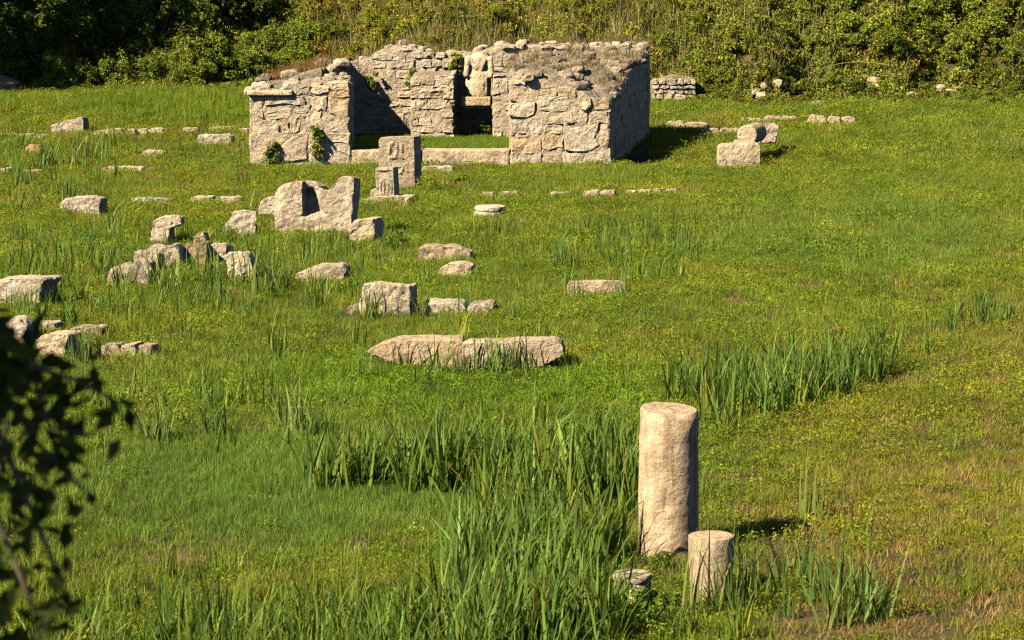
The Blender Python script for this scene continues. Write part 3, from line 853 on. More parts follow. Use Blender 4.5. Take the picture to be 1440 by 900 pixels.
# rubble group on the left
stone('standing_stone', [(211, 350), (212, 322), (216, 310), (228, 304), (245, 302), (256, 306), (255, 316), (238, 322), (237, 350)], 'upright stone with a rounded overhanging top in the left rubble', depth=.45, shift=.02, pit=1, Y=44.2)
stone('tapered_stone', [(311, 334), (315, 318), (325, 304), (327, 298), (345, 296), (361, 297), (361, 301), (350, 305), (358, 322), (360, 334)], 'tapered stump of stone with a thin flat cap, left of the throne-like block', depth=.45, shift=0, pit=1)
RB = 'rubble blocks of the left heap'
stone('rubble_block', rough_outline(205, 344, 252, 380, .1), 'squat rubble block under the round-topped upright stone', 'stone block', RB, depth=.5)
stone('rubble_block', rough_outline(185, 354, 225, 388, .1), 'pale rubble block between the upright stone and the leaning slab', 'stone block', RB, depth=.4)
stone('rubble_block', rough_outline(252, 344, 292, 376, .12), 'dark broken rubble block in the middle of the left heap', 'stone block', RB, depth=.5, color=(.72, .66, .58))
stone('rubble_block', rough_outline(289, 343, 320, 374, .05), 'squared flat-topped block at the right of the left heap', 'stone block', RB, depth=.5, color=(1.08, 1.03, .95))
stone('rubble_block', rough_outline(272, 326, 288, 346, .1), 'small dark stone standing behind the left heap', 'stone block', RB, depth=.25, Y=44.2, color=(.8, .76, .7))
stone('leaning_slab', [(152, 404), (151, 382), (155, 376), (176, 371), (185, 372), (200, 364), (214, 372), (212, 404)], 'leaning slab at the left end of the left heap', 'slab', depth=.35, shift=.1)
stone('white_fragment', [(322, 397), (319, 380), (317, 360), (322, 355), (345, 354), (352, 362), (357, 380), (356, 397)], 'jagged white marble fragment at the front of the left heap', 'stone fragment', depth=.35, pit=3.0, amp=.035, color=(1.3, 1.3, 1.25))
stone('edge_block', [(-14, 432), (-12, 394), (20, 391), (60, 391), (66, 394), (56, 405), (53, 430)], 'big block with a dark right end at the left edge', 'stone block', depth=.5, shift=.16, back=.98)
stone('low_block', [(83, 303), (83, 288), (90, 279), (110, 276), (135, 277), (142, 280), (139, 303)], 'rounded low block alone in the upper left grass', 'stone block', depth=.5, shift=.1)
K1 = 'half sunken kerb stones left of the throne-like block'
KL1 = [(180, 278, 240, 289), (266, 275, 300, 289), (302, 276, 338, 289)]
for (a, b, c, d) in KL1:
    stone('kerb_stone', rough_outline(a, b, c, d, .08), nth(KL1, (a, b, c, d)) + ' half sunken kerb stone from the left, before the throne-like block', 'kerb stone', K1, depth=.35)
stone('wedge_block', [(71, 190), (71, 177), (90, 170), (116, 164), (118, 172), (117, 190)], 'wedge-shaped block on the far left wall line', 'stone block', depth=.5, shift=.1, color=(.98, .95, .9))
K2 = 'small pale stones of the far left wall line'
KL2 = [(-4, 187, 20, 193), (22, 188, 44, 194), (48, 189, 66, 195), (130, 184, 143, 191), (142, 181, 158, 190), (157, 180, 172, 190), (173, 181, 190, 190), (191, 181, 206, 189), (208, 180, 228, 189), (257, 179, 277, 187), (294, 178, 312, 187), (312, 177, 328, 186), (336, 180, 348, 187)]
for (a, b, c, d) in KL2:
    stone('wall_line_stone', rough_outline(a, b, c, d, .12), nth(KL2, (a, b, c, d)) + ' small pale stone from the left in the far left wall line', 'stone', K2, depth=.4, color=(1.12, 1.1, 1.04))
stone('far_slab', rough_outline(276, 188, 326, 205, .06), 'flat slab just left of the ruin', 'slab', depth=.7)
stone('far_slab', rough_outline(196, 211, 231, 221, .06), 'narrow slab sunk in grass below the far left wall line', 'slab', depth=.4)
stone('far_slab', rough_outline(140, 234, 200, 242, .05), 'long thin slab in the upper left grass', 'slab', depth=.4)
stone('far_slab', rough_outline(-4, 236, 13, 245, .05), 'small slab at the left edge in the far grass', 'slab', depth=.4)
stone('far_slab', rough_outline(28, 239, 56, 245, .05), 'thin sunken slab near the left edge', 'slab', depth=.3)
stone('orange_stone', [(36, 219), (35, 208), (42, 203), (52, 204), (58, 210), (54, 219)], 'small orange stone in tall grass at far left', depth=.3, color=(1.05, .72, .5))
# lower left stones behind the dark leaves
stone('round_stone', [(-6, 482), (-4, 458), (8, 449), (25, 449), (38, 458), (40, 482)], 'rounded stone at the left edge behind dark leaves', depth=.5)
stone('pale_block', [(52, 502), (51, 478), (62, 470), (92, 469), (98, 472), (94, 482), (90, 502)], 'pale block beside the dark hanging leaves', 'stone block', depth=.5, shift=.12, color=(1.12, 1.08, 1.0))
stone('low_stone', rough_outline(40, 454, 78, 466, .08), 'thin flat stone behind the pale block at lower left', depth=.4)
stone('low_stone', rough_outline(96, 460, 142, 476, .1), 'low earthy stone right behind the pale block at lower left', depth=.5, color=(.85, .78, .68))
K3 = 'crumbled stones in a line right of the pale block'
KL3 = [(140, 485, 168, 499), (168, 484, 192, 501), (192, 486, 214, 500)]
for (a, b, c, d) in KL3:
    stone('crumbled_stone', rough_outline(a, b, c, d, .14), nth(KL3, (a, b, c, d)) + ' crumbled stone in the short line right of the pale lower left block', 'stone', K3, depth=.35, color=(.95, .9, .82))
# kerb line in front of the ruin
K4 = 'sunken kerb stones in front of the ruin'
KL4 = [(677, 270, 694, 276), (702, 269, 728, 276), (770, 270, 798, 277), (820, 267, 842, 278), (842, 267, 865, 278), (880, 268, 894, 275), (896, 266, 914, 275), (916, 266, 930, 275), (934, 266, 952, 274)]
for (a, b, c, d) in KL4:
    stone('kerb_stone', rough_outline(a, b, c, d, .12), nth(KL4, (a, b, c, d)) + ' sunken kerb stone from the left in the broken line before the ruin', 'kerb stone', K4, depth=.35, color=(1.05, 1.0, .92))
stone('low_stone', rough_outline(592, 233, 638, 245, .06), 'flat slab at the foot of the threshold right of the tall stele', 'slab', depth=.5)
# low wall remains right of the ruin
K5 = 'low wall stones right of the ruin'
KL5 = [(936, 170, 962, 178), (960, 172, 995, 180), (985, 180, 1012, 190), (1012, 180, 1040, 189), (1040, 165, 1072, 174), (1072, 163, 1100, 172), (1098, 163, 1122, 172), (1136, 162, 1162, 177), (1164, 163, 1182, 176), (1182, 164, 1204, 175)]
for (a, b, c, d) in KL5:
    stone('wall_stone', rough_outline(a, b, c, d, .12), nth(KL5, (a, b, c, d)) + ' low stone from the left in the levelled wall right of the ruin', 'stone', K5, depth=.5, color=(1.0, .93, .84))

# dry-stone wall patch and stones at the foot of the bank
def bank_wall():
    Y = 79.2
    x0, x1 = xof(916, Y), xof(978, Y)
    ox, oz = (x0 + x1) / 2, float(H((x0 + x1) / 2, Y))
    t = empty('dry_stone_wall', (ox, Y, oz))
    tag(t, 'patch of dry-stone retaining wall in the bank right of the ruin', 'wall')
    z1 = zof(945, 106, Y)
    bm = bmesh.new()
    prism(bm, [(x0 - ox, 0.05, -.4), (x0 - ox, .05, z1 - oz - .2), (0, .05, z1 - oz), (x1 - ox, .05, z1 - oz - .1), (x1 - ox, .05, -.4)], [(x0 - ox, 1.2, -.4), (x0 - ox, 1.2, z1 - oz - .2), (0, 1.2, z1 - oz), (x1 - ox, 1.2, z1 - oz - .1), (x1 - ox, 1.2, -.4)])
    me = remesh(bm, .06, 1); roughen(me, 4, .03, 1, 1)
    core = link('wall_core', me, M['mortar'], t); core.color = (.6, .56, .5, 1)
    global RO
    keep = RO; RO = Vector((ox, Y, oz))
    rubble_face(core, (x0, Y + .03), (x1, Y + .03), lambda s: z1 - .12, oz - .05, .13, .24, .16, .36, proud=(.03, .10), miss=.12, outward=(0, -1), gap=.02)
    RO = keep
bank_wall()
K6 = 'pale stones showing through the bank growth'
KL6 = [(1062, 130, .17, .95), (1075, 124, .15, .95), (1092, 120, .19, 1.0), (1070, 136, .16, 1), (1226, 116, .2, 1.0), (1232, 124, .15, .95), (1318, 128, .24, 1.1), (1332, 134, .2, 1.05), (1345, 130, .16, 1), (1280, 138, .2, 1), (1148, 148, .2, .9), (1180, 146, .18, .9), (100, 128, .2, 1), (300, 122, .2, 1.1), (322, 122, .16, 1.1)]
for (px, py, s, c) in KL6:
    gp = G(px, py)
    o = lump(None, (gp.x, gp.y - .35, gp.z + .05), s * 1.15, (c, c * .96, c * .88), 'stone')
    o.name = 'bank_stone'; tag(o, nth([q for q in KL6], (px, py, s, c)) + ' pale stone from the left showing through the growth at the bank foot', 'stone', K6)
o = lump(None, tuple(G(3, 132) + Vector((0, 0, .25))), .62, (.8, .8, .78), 'weathered'); o.name = 'boulder'
tag(o, 'grey boulder in the dark corner at far left', 'boulder')

#VEG
# ------------------------------------------------------------------ scattered growth (instances on points)
def protos(name, meshes, mat):
    c = bpy.data.collections.new(name)
    for k, (V, F, s) in enumerate(meshes):
        me = mk(name, V, F, s, smooth=False, mat=mat)
        o = bpy.data.objects.new('%s_%03d' % (name, k), me); c.objects.link(o)
    return c

def scatter(name, P, idx, rot, scl, tint, coll, label, cat):
    n = len(P)
    me = bpy.data.meshes.new(name)
    me.vertices.add(n); me.vertices.foreach_set('co', np.asarray(P, np.float32).ravel())
    def attr(nm, typ, fld, data):
        a = me.attributes.new(nm, typ, 'POINT'); a.data.foreach_set(fld, np.ascontiguousarray(data).ravel())
    attr('pick', 'INT', 'value', np.asarray(idx, np.int32))
    attr('turn', 'FLOAT_VECTOR', 'vector', np.asarray(rot, np.float32))
    attr('size', 'FLOAT_VECTOR', 'vector', np.asarray(scl, np.float32))
    attr('tint', 'FLOAT_COLOR', 'color', np.asarray(np.concatenate([tint, np.ones((n, 1))], 1), np.float32))
    o = link(name, me)
    nt = bpy.data.node_groups.new(name, 'GeometryNodeTree')
    nt.interface.new_socket('Geometry', in_out='INPUT', socket_type='NodeSocketGeometry')
    nt.interface.new_socket('Geometry', in_out='OUTPUT', socket_type='NodeSocketGeometry')
    N, L = nt.nodes, nt.links
    gi, go = N.new('NodeGroupInput'), N.new('NodeGroupOutput')
    ci = N.new('GeometryNodeCollectionInfo'); ci.inputs['Collection'].default_value = coll
    ci.inputs['Separate Children'].default_value = True; ci.inputs['Reset Children'].default_value = True
    ip = N.new('GeometryNodeInstanceOnPoints'); ip.inputs['Pick Instance'].default_value = True
    def na(nm, typ):
        a = N.new('GeometryNodeInputNamedAttribute'); a.data_type = typ; a.inputs['Name'].default_value = nm
        return a.outputs['Attribute']
    L.new(gi.outputs[0], ip.inputs['Points']); L.new(ci.outputs[0], ip.inputs['Instance'])
    L.new(na('pick', 'INT'), ip.inputs['Instance Index'])
    L.new(na('turn', 'FLOAT_VECTOR'), ip.inputs['Rotation'])
    L.new(na('size', 'FLOAT_VECTOR'), ip.inputs['Scale'])
    L.new(ip.outputs[0], go.inputs[0])
    md = o.modifiers.new('scatter', 'NODES'); md.node_group = nt
    tag(o, label, cat, kind='stuff')
    return o

def lownoise(x, y, s, seed):
    r = np.random.default_rng(seed)
    v = 0
    for k in range(6):
        a = r.uniform(0, 2 * np.pi); f = s * (0.6 + 0.5 * k) * r.uniform(.8, 1.2); ph = r.uniform(0, 6.28, 2)
        v = v + np.sin((x * np.cos(a) + y * np.sin(a)) * f + ph[0]) * np.cos((y * np.cos(a) - x * np.sin(a)) * f * .8 + ph[1]) / (1 + .35 * k)
    return v / 2.2

def in_poly(px, py, poly):
    c = np.zeros(len(px), bool); n = len(poly)
    for i in range(n):
        x1, y1 = poly[i]; x2, y2 = poly[(i + 1) % n]
        m = ((y1 > py) != (y2 > py)) & (px < (x2 - x1) * (py - y1) / (y2 - y1 + 1e-9) + x1)
        c ^= m
    return c

FT = np.array(FOOT)
def clear_of_stone(x, y, pad=0.0):
    ok = np.ones(len(x), bool)
    for (a, b, c, d) in FT:
        ok &= ~((x > a - pad) & (x < b + pad) & (y > c - pad) & (y < d + pad))
    ok &= ~((x > xl0) & (x < -4.2) & (y > YF - .02) & (y < YB + .8))
    ok &= ~((x > xr0) & (x < np.interp(y, [YF, YB], [xr1, bxr])) & (y > YF - .02) & (y < YB + .8))
    ok &= ~((x > xl0) & (x < bxr) & (y > YF - .02) & (y < YB + .8))
    return ok

def field(y0, y1, dens):
    """random points over the part of the meadow the view, or one a few steps aside, can reach"""
    hw = lambda q: 0.2058 * q + 4.5
    n = int((y1 - y0) * 2 * hw(y1) * dens)
    y = rng.uniform(y0, y1, n); x = rng.uniform(-1, 1, n) * hw(y1)
    ok = np.abs(x) < hw(y)
    return x[ok], y[ok]

def ellm(px, py, cx, cy, rx, ry): return np.clip(1.3 - ((px - cx) / rx) ** 2 - ((py - cy) / ry) ** 2, 0, 1)

# --- short turf, weeds and dry grass of the meadow
turf = [blades(54, .13, .05, .12, .0085, .5, .4) for _ in range(5)]
fine = [blades(66, .14, .06, .14, .0065, .4, .35) for _ in range(3)]
def weed(n, hgt, size):
    a = rng.uniform(0, 2 * np.pi, n); rr = .14 * np.sqrt(rng.uniform(0, 1, n))
    c = np.stack([rr * np.cos(a), rr * np.sin(a), rng.uniform(.25, 1, n) * hgt * (1 - rr * 2.2)], 1)
    nn = np.stack([np.cos(a) * .6, np.sin(a) * .6, np.full(n, .8)], 1) + rng.normal(size=(n, 3)) * .35
    return leafset(c, nn, size * rng.uniform(.6, 1.4, n), .6)
weeds = [join([weed(60, .11, .023), blades(10, .1, .06, .13, .005, .5, .3)]) for _ in range(4)] + [join([weed(46, .16, .032), blades(6, .1, .1, .2, .006, .4, .3)]) for _ in range(3)]
dryc = [blades(40, .13, .05, .13, .007, .8, .5) for _ in range(3)]
tallg = [blades(24, .10, .18, .40, .011, .25, .4, 4) for _ in range(3)]
C_turf = protos('turf_clump', turf + fine, M['turf'])
C_weed = protos('weed_clump', weeds, M['weed'])
C_dry = protos('dry_clump', dryc, M['dry'])
C_tall = protos('tall_grass_clump', tallg, M['turf'])

BARE = [(1145, 406, 26, 8), (1275, 398, 36, 11), (1318, 353, 32, 8), (1160, 880, 120, 34), (1270, 800, 80, 26), (1090, 800, 50, 22), (940, 800, 60, 16), (600, 450, 60, 6), (300, 415, 50, 8), (130, 500, 90, 8), (640, 262, 60, 5), (868, 745, 28, 20), (1035, 425, 22, 7), (1360, 860, 60, 30), (500, 770, 40, 12),
        (190, 240, 60, 4), (1300, 890, 80, 30), (250, 790, 60, 10)]
def zones(x, y):
    z = H(x, y)
    px, py = proj(x, y, z)
    bare = np.zeros(len(x))
    for b in BARE: bare = np.maximum(bare, ellm(px, py, *b))
    n1 = lownoise(x, y, .55, 3); n2 = lownoise(x, y, 1.7, 4)
    brown = np.clip(sstep(960, 1200, px) * sstep(440, 640, py) * .95 + .42 * n1 + .42 * n2 + .05 + .50 * sstep(360, 230, py) * (1 - sstep(1000, 1300, px)) * np.clip(.6 + lownoise(x, y, .9, 77), 0, 1), 0, 1)
    brown = np.maximum(brown, sstep(1150, 1420, px) * sstep(300, 480, py) * .75)
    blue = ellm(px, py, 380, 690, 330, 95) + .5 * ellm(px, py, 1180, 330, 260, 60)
    lush = ellm(px, py, 650, 545, 380, 50) + ellm(px, py, 250, 155, 160, 22)
    return px, py, z, bare, np.clip(brown, 0, 1), np.clip(blue, 0, 1), np.clip(lush, 0, 1), n1, n2

def tints(base, brown, blue, lush, n2, n):
    t = np.ones((n, 3)) * base
    t *= (1 + .20 * n2 + rng.normal(0, .20, n))[:, None]
    t *= np.stack([1 + rng.normal(0, .10, n), np.ones(n), np.ones(n)], 1)
    t *= np.array([1.12, 1.14, .90])
    t = t * (1 - brown[:, None] * .85) + t * np.array([1.26, .97, .95]) * brown[:, None] * .85
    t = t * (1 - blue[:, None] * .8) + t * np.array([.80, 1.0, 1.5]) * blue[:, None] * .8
    t = t * (1 - lush[:, None] * .7) + t * np.array([.86, 1.10, .8]) * lush[:, None] * .7
    return np.clip(t, .2, 3)

def lay(name, coll, nproto, bands, base, label, cat, keep, picks=None, hsc=1.0):
    P, I, RT, SCL, T = [], [], [], [], []
    for (y0, y1, dens, s) in bands:
        x, y = field(y0, y1, dens)
        ok = clear_of_stone(x, y, .02); x, y = x[ok], y[ok]
        px, py, z, bare, brown, blue, lush, n1, n2 = zones(x, y)
        pr = keep(px, py, bare, brown, blue, lush, n1, n2, x, y)
        ok = rng.uniform(0, 1, len(x)) < pr
        x, y, z, px, py, brown, blue, lush, n2 = [q[ok] for q in (x, y, z, px, py, brown, blue, lush, n2)]
        n = len(x)
        P.append(np.stack([x, y, z], 1))
        I.append(rng.integers(0, nproto, n) if picks is None else picks(px, py, blue, n))
        RT.append(np.stack([rng.normal(0, .08, n), rng.normal(0, .08, n), rng.uniform(0, 6.283, n)], 1))
        q = s * rng.uniform(.75, 1.3, n)
        SCL.append(np.stack([q, q, q * hsc * (1 + .25 * n2)], 1))
        T.append(tints(base, brown, blue, lush, n2, n))
    return scatter(name, np.concatenate(P), np.concatenate(I), np.concatenate(RT), np.concatenate(SCL), np.concatenate(T), coll, label, cat)

BANDS = [(15.5, 26, 105, .95), (26, 42, 70, 1.15), (42, 64, 42, 1.5), (64, 90, 26, 1.9)]
lay('grass', C_turf, 8, BANDS, 1.0, 'short green and olive grass covering the meadow', 'grass',
    lambda px, py, bare, brown, blue, lush, n1, n2, x, y: (1 - bare * .78) * np.clip(.62 - .25 * brown + .40 * blue + .32 * lownoise(x, y, 2.6, 41), .15, 1) * (y < bank_foot(x) + 1.5),
    picks=lambda px, py, blue, n: np.where(rng.uniform(0, 1, n) < .15 + .8 * blue, rng.integers(5, 8, n), rng.integers(0, 5, n)))
lay('meadow_weeds', C_weed, 7, [(a, b, d * .45, s * .85) for a, b, d, s in BANDS], 1.0, 'low yellow-green weeds growing through the meadow', 'weeds',
    lambda px, py, bare, brown, blue, lush, n1, n2, x, y: (1 - bare) * np.clip(.55 + .9 * lownoise(x, y, .8, 9) - .55 * blue - .2 * sstep(1000, 1300, px) * sstep(500, 700, py), .02, 1) * (y < bank_foot(x) + 1))
lay('dry_grass', C_dry, 3, [(a, b, d * .42, s) for a, b, d, s in BANDS], .8, 'dry straw-coloured grass between the green', 'dry grass',
    lambda px, py, bare, brown, blue, lush, n1, n2, x, y: np.clip(brown * 1.0 + bare * .8 + .14, 0, 1) * (1 - .8 * blue) * (1 - .8 * lush) * (y < bank_foot(x) + 1), hsc=.8)
lay('tall_grass', C_tall, 3, [(15.5, 30, 16, .85), (30, 64, 9, .95), (64, 92, 10, 1.25)], .95, 'taller grass standing in loose patches in the meadow', 'grass',
    lambda px, py, bare, brown, blue, lush, n1, n2, x, y: np.clip(.10 + .55 * lownoise(x, y, .7, 21) + .9 * lush * (py < 260) + .5 * (py > 830) * (px < 620) - .4 * brown - .6 * blue * (py > 600) - .45 * sstep(600, 900, px) * (py < 300), 0, 1) * (1 - bare) * (y < bank_foot(x) + .5))
sk = []; sh = []
for (a, b, c, d), ht in zip(FOOT, FHT):
    if b - a > 6: continue
    k = int((b - a) * 9) + 2; n0 = len(sk)
    sk += [(q, c - abs(rng.normal(.03, .05))) for q in rng.uniform(a - .06, b + .08, k)]
    sk += [(b + abs(rng.normal(.02, .04)), q) for q in rng.uniform(c, d, max(2, k // 4))] + [(a - abs(rng.normal(.02, .04)), q) for q in rng.uniform(c, d, max(2, k // 4))]
    sh += [min(1.0, max(.22, ht * 1.9))] * (len(sk) - n0)
for q in rng.uniform(xl0, xr1, 90): sk.append((q, YF - abs(rng.normal(.06, .08))))
for v in rng.uniform(0, 1, 50): sk.append((xr1 + (bxr - xr1) * v + .12, YF + (YB - YF) * v))
sk = np.array(sk); n = len(sk); zz = H(sk[:, 0], sk[:, 1])
far = np.clip(sk[:, 1] / 45, .55, 1.25) * np.array(sh + [.8] * (n - len(sh)))
q = rng.uniform(.28, .62, n) * far
scatter('stone_skirt_grass', np.stack([sk[:, 0], sk[:, 1], zz], 1), rng.integers(0, 3, n), np.stack([rng.normal(0, .15, n), rng.normal(0, .15, n), rng.uniform(0, 6.28, n)], 1), np.stack([q, q, q], 1),
        np.ones((n, 3)) * rng.normal(.85, .2, n)[:, None].clip(.4, 1.4), C_tall, 'longer grass left standing round the feet of the stones', 'grass')
n2_ = n // 2; pick = rng.permutation(n)[:n2_]; q = rng.uniform(.6, 1.3, n2_) * far[pick]
scatter('stone_skirt_weeds', np.stack([sk[pick, 0], sk[pick, 1], zz[pick]], 1), rng.integers(0, 7, n2_), np.stack([np.zeros(n2_), np.zeros(n2_), rng.uniform(0, 6.28, n2_)], 1), np.stack([q, q, q], 1),
        np.ones((n2_, 3)) * rng.normal(.8, .2, n2_)[:, None].clip(.4, 1.3), C_weed, 'weeds crowding the feet of the stones', 'weeds')
# grass on the shrine floor
n = 900
x = rng.uniform(-4.4, .0, n); y = rng.uniform(YF + .6, YM + .5, n)
scatter('shrine_grass', np.stack([x, y, np.full(n, FLOOR - .03)], 1), rng.integers(0, 5, n), np.stack([np.zeros(n), np.zeros(n), rng.uniform(0, 6.28, n)], 1),
        np.repeat(rng.uniform(1.0, 1.7, n)[:, None], 3, 1), np.ones((n, 3)) * np.array([.95, 1.1, .8]), C_turf, 'grass growing on the floor inside the shrine', 'grass')

# --- reeds
def reed_proto(n, lmin, lmax, wid, spread=.14, lean=.14, bend=.16):
    return blades(n, spread, lmin, lmax, wid, lean, bend, 5)
reeds = [reed_proto(8, .35, .92, .041, .15, .20, .12) for _ in range(5)] + [reed_proto(7, .30, .80, .038, lean=.38, bend=.28) for _ in range(3)]
C_reed = protos('reed_clump', reeds, M['reed'])
REED = [([(425, 676), (520, 664), (640, 660), (760, 640), (885, 650), (898, 770), (850, 800), (850, 930), (640, 960), (620, 860), (640, 760), (690, 705), (560, 692), (440, 694)], 46, .92),
        ([(930, 612), (1010, 604), (1110, 588), (1200, 560), (1290, 512), (1270, 488), (1150, 516), (1040, 536), (940, 545)], 26, .8),
        ([(1150, 570), (1300, 505), (1430, 450), (1400, 430), (1290, 470), (1150, 520)], 13, .6),
        ([(40, 880), (200, 865), (420, 860), (640, 870), (640, 1040), (30, 1040)], 26, .58),
        ([(640, 860), (870, 860), (860, 1040), (620, 1040)], 26, .75),
        ([(1030, 790), (1110, 770), (1210, 830), (1240, 890), (1150, 900), (1060, 870)], 5, .62),
        ([(860, 890), (1050, 885), (1080, 1040), (850, 1040)], 12, .45),
        ([(790, 420), (960, 400), (1050, 330), (980, 300), (800, 330), (760, 400)], 3, .62),
        ([(0, 330), (500, 340), (520, 430), (0, 470)], 5.5, .62),
        ([(60, 540), (460, 540), (470, 640), (130, 650)], 4.5, .6),
        ([(0, 200), (160, 200), (160, 270), (0, 330)], 2, .85),
        ([(0, 480), (480, 480), (480, 560), (150, 560), (120, 520)], 1.6, .6),
        ([(900, 600), (1440, 520), (1440, 900), (1000, 900)], .35, .4),
        ([(500, 480), (830, 470), (800, 560), (480, 560)], 1.6, .6)]
P, I, RT, SCL, T = [], [], [], [], []
x, y = field(15.2, 68, 50)
z = H(x, y); px, py = proj(x, y, z)
ok0 = clear_of_stone(x, y, .04)
nn = lownoise(x, y, 2.2, 31)
for poly, dens, s in REED:
    m = in_poly(px, py, poly) & ok0 & (rng.uniform(0, 1, len(x)) < dens / 50 * np.clip(.85 + 1.5 * nn, .04, 1.8))
    n = m.sum()
    P.append(np.stack([x[m], y[m], z[m]], 1)); I.append(rng.integers(0, 8, n))
    RT.append(np.stack([rng.normal(0, .1, n), rng.normal(.03, .1, n), rng.uniform(0, 6.28, n)], 1))
    q = s * rng.uniform(.7, 1.15, n); SCL.append(np.stack([q, q, q], 1))
    v = rng.normal(1, .16, n)
    t = np.stack([v * rng.uniform(.85, 1.25, n), v, v * rng.uniform(.8, 1.1, n)], 1)
    dead = rng.uniform(0, 1, n) < .06
    t[dead] *= np.array([2.1, 1.35, 1.3])
    T.append(np.clip(t * np.array([1.08, 1.22, .95]), .25, 3))
scatter('reeds', np.concatenate(P), np.concatenate(I), np.concatenate(RT), np.concatenate(SCL), np.concatenate(T), C_reed, 'dense stand of green sword-leaved reeds in the near meadow', 'reeds')

# --- single reed tufts that can be told apart
tuft_me = [mk('reed_tuft', *blades(k, .17, .30, l, .030, .26, .17, 5), mat=M['tuft']) for k, l in ((22, .85), (28, .75), (17, .95), (32, .65))]
def tuft_row(pts, label, group, s=1.0):
    for (a, b) in pts:
        gp = G(a, b)
        o = link('reed_tuft', random.choice(tuft_me), None, None, (gp.x, gp.y, gp.z))
        o.rotation_euler = (0, 0, random.uniform(0, 6.28)); o.scale = (s * random.uniform(.85, 1.15),) * 3
        v = random.uniform(.9, 1.45); o.color = (v * random.uniform(.9, 1.25), v, v * .9, 1)
        tag(o, nth(pts, (a, b)) + ' ' + label.replace('tuft ', 'tuft from the left ', 1), 'reed tuft', group)
tuft_row([(223, 410), (238, 402), (248, 412), (290, 402), (297, 396), (342, 405), (384, 402), (392, 410), (400, 396), (176, 410), (370, 415)], 'sword-leaved reed tuft growing among the left rubble heap', 'reed tufts among the left rubble', .95)
tuft_row([(566, 520), (606, 524), (612, 527), (682, 526), (695, 530), (706, 527), (720, 529), (733, 525), (648, 527), (786, 520)], 'reed tuft growing in front of the pair of long slabs', 'reed tufts by the long slabs', .8)
tuft_row([(519, 452), (524, 448), (592, 446), (562, 438), (716, 450), (720, 452), (655, 440)], 'reed tuft growing by the flat paving stones', 'reed tufts by the paving stones', .75)
tuft_row([(121, 228), (126, 226), (150, 232), (62, 240), (100, 238)], 'dark reed tuft beside the far wedge-shaped block', 'reed tufts by the wedge block', 1.3)
tuft_row([(1088, 840), (1112, 815), (1140, 730), (1155, 850), (1178, 882), (1205, 866), (1222, 872), (1046, 862), (1022, 866), (985, 868)], 'reed tuft growing right of the short column stub', 'reed tufts by the column stub', .86)
tuft_row([(212, 622), (220, 626), (300, 614), (410, 606), (418, 614), (436, 618), (190, 566), (390, 498), (505, 672), (118, 560)], 'reed tuft standing alone in the left meadow', 'reed tufts in the left meadow', .85)
tuft_row([(20, 440), (38, 436), (70, 432), (76, 428), (100, 510), (112, 512), (120, 508)], 'reed tuft by the blocks at the left edge', 'reed tufts by the left edge blocks', .7)
tuft_row([(786, 378), (792, 372), (812, 420), (872, 424), (878, 420), (700, 330), (840, 340), (960, 360)], 'reed tuft in the open meadow near the long straight-edged block', 'reed tufts near the straight-edged block', .75)
tuft_row([(490, 352), (540, 350), (550, 352), (535, 372), (470, 348), (600, 405)], 'reed tuft in front of the throne-like block', 'reed tufts before the throne-like block', .62)
tuft_row([(346, 262), (352, 300), (338, 240), (120, 300), (150, 318), (158, 330)], 'reed tuft in the upper left meadow by the kerb stones', 'reed tufts by the left kerb stones', .95)

# --- weeds rooted in the ruin
def wall_plant(px, py, Y, s, label, parent=None, col=(1, 1.1, .8)):
    x, z = at(px, py, Y)
    V, F, sh = blob_leaves(260, .22 * s, .14 * s, .36 * s, 8, .10, rng, .2)
    me = mk('leafy_weed', V, F, sh, mat=M['leaf'])
    o = link('leafy_weed', me, None, None, (x, Y - .14, z)); o.color = (*col, 1)
    tag(o, label, 'weed')
wall_plant(446, 190, YF, .85, 'bright leafy weed growing out of the left pier above', col=(1.5, 1.6, 1.0))
wall_plant(384, 216, YF, .95, 'leafy weed climbing the foot of the left pier', col=(1.4, 1.5, 1.0))
wall_plant(447, 212, YF, .7, 'trailing yellowish weed below the bright one on the left pier', col=(2.0, 1.7, .9))
wall_plant(640, 90, YB - .1, 1.2, 'bright creeper on the back wall left of the statue', col=(1.6, 1.6, 1.0))
wall_plant(768, 92, YB - .6, .9, 'green weed on the worn wall head right of the statue', col=(1.6, 1.6, 1.0))
wall_plant(578, 112, YB - .2, 1.2, 'creeper trailing down the back wall left of the niche', col=(1.5, 1.5, 1.0))
wall_plant(525, 112, YB - .1, .9, 'creeper at the shadow edge of the back wall', col=(1.4, 1.4, 1.0))
wall_plant(682, 182, YM + .9, 1.3, 'dark weed growing under the niche ledge', col=(1.1, 1.2, .9))
wall_plant(660, 186, YM + .8, 1.0, 'small dark weed in the left corner of the niche', col=(1.1, 1.2, .9))
def meadow_weed(px, py, s, label, col):
    g_ = G(px, py)
    V, F, sh = blob_leaves(int(320 / min(s, 1)), .3 * s, .25 * s, .24 * s, 26, .075 * min(s, 1) * .8, rng, .1, .42)
    o = link('leafy_weed', mk('leafy_weed', V, F, sh, mat=M['leaf']), None, None, (g_.x, g_.y, g_.z + .16 * s)); o.color = (*col, 1)
    tag(o, label, 'weed')
meadow_weed(602, 272, 1.2, 'bright leafy weed right of the two steles', (1.7, 1.8, 1.0))
meadow_weed(650, 262, .8, 'small bright weed right of the leafy one by the steles', (1.7, 1.8, 1.0))
meadow_weed(560, 352, 1.0, 'dark leafy weed in the shade right of the small tilted block', (1.1, 1.3, .9))
meadow_weed(326, 345, 1.0, 'bright weed behind the squared block of the left heap', (1.6, 1.7, 1.0))
meadow_weed(872, 872, .62, 'feathery weed at the left foot of the low column base', (1.7, 1.9, 1.2))
meadow_weed(898, 884, .8, 'leafy weed in front of the low column base', (1.7, 2.0, 1.2))
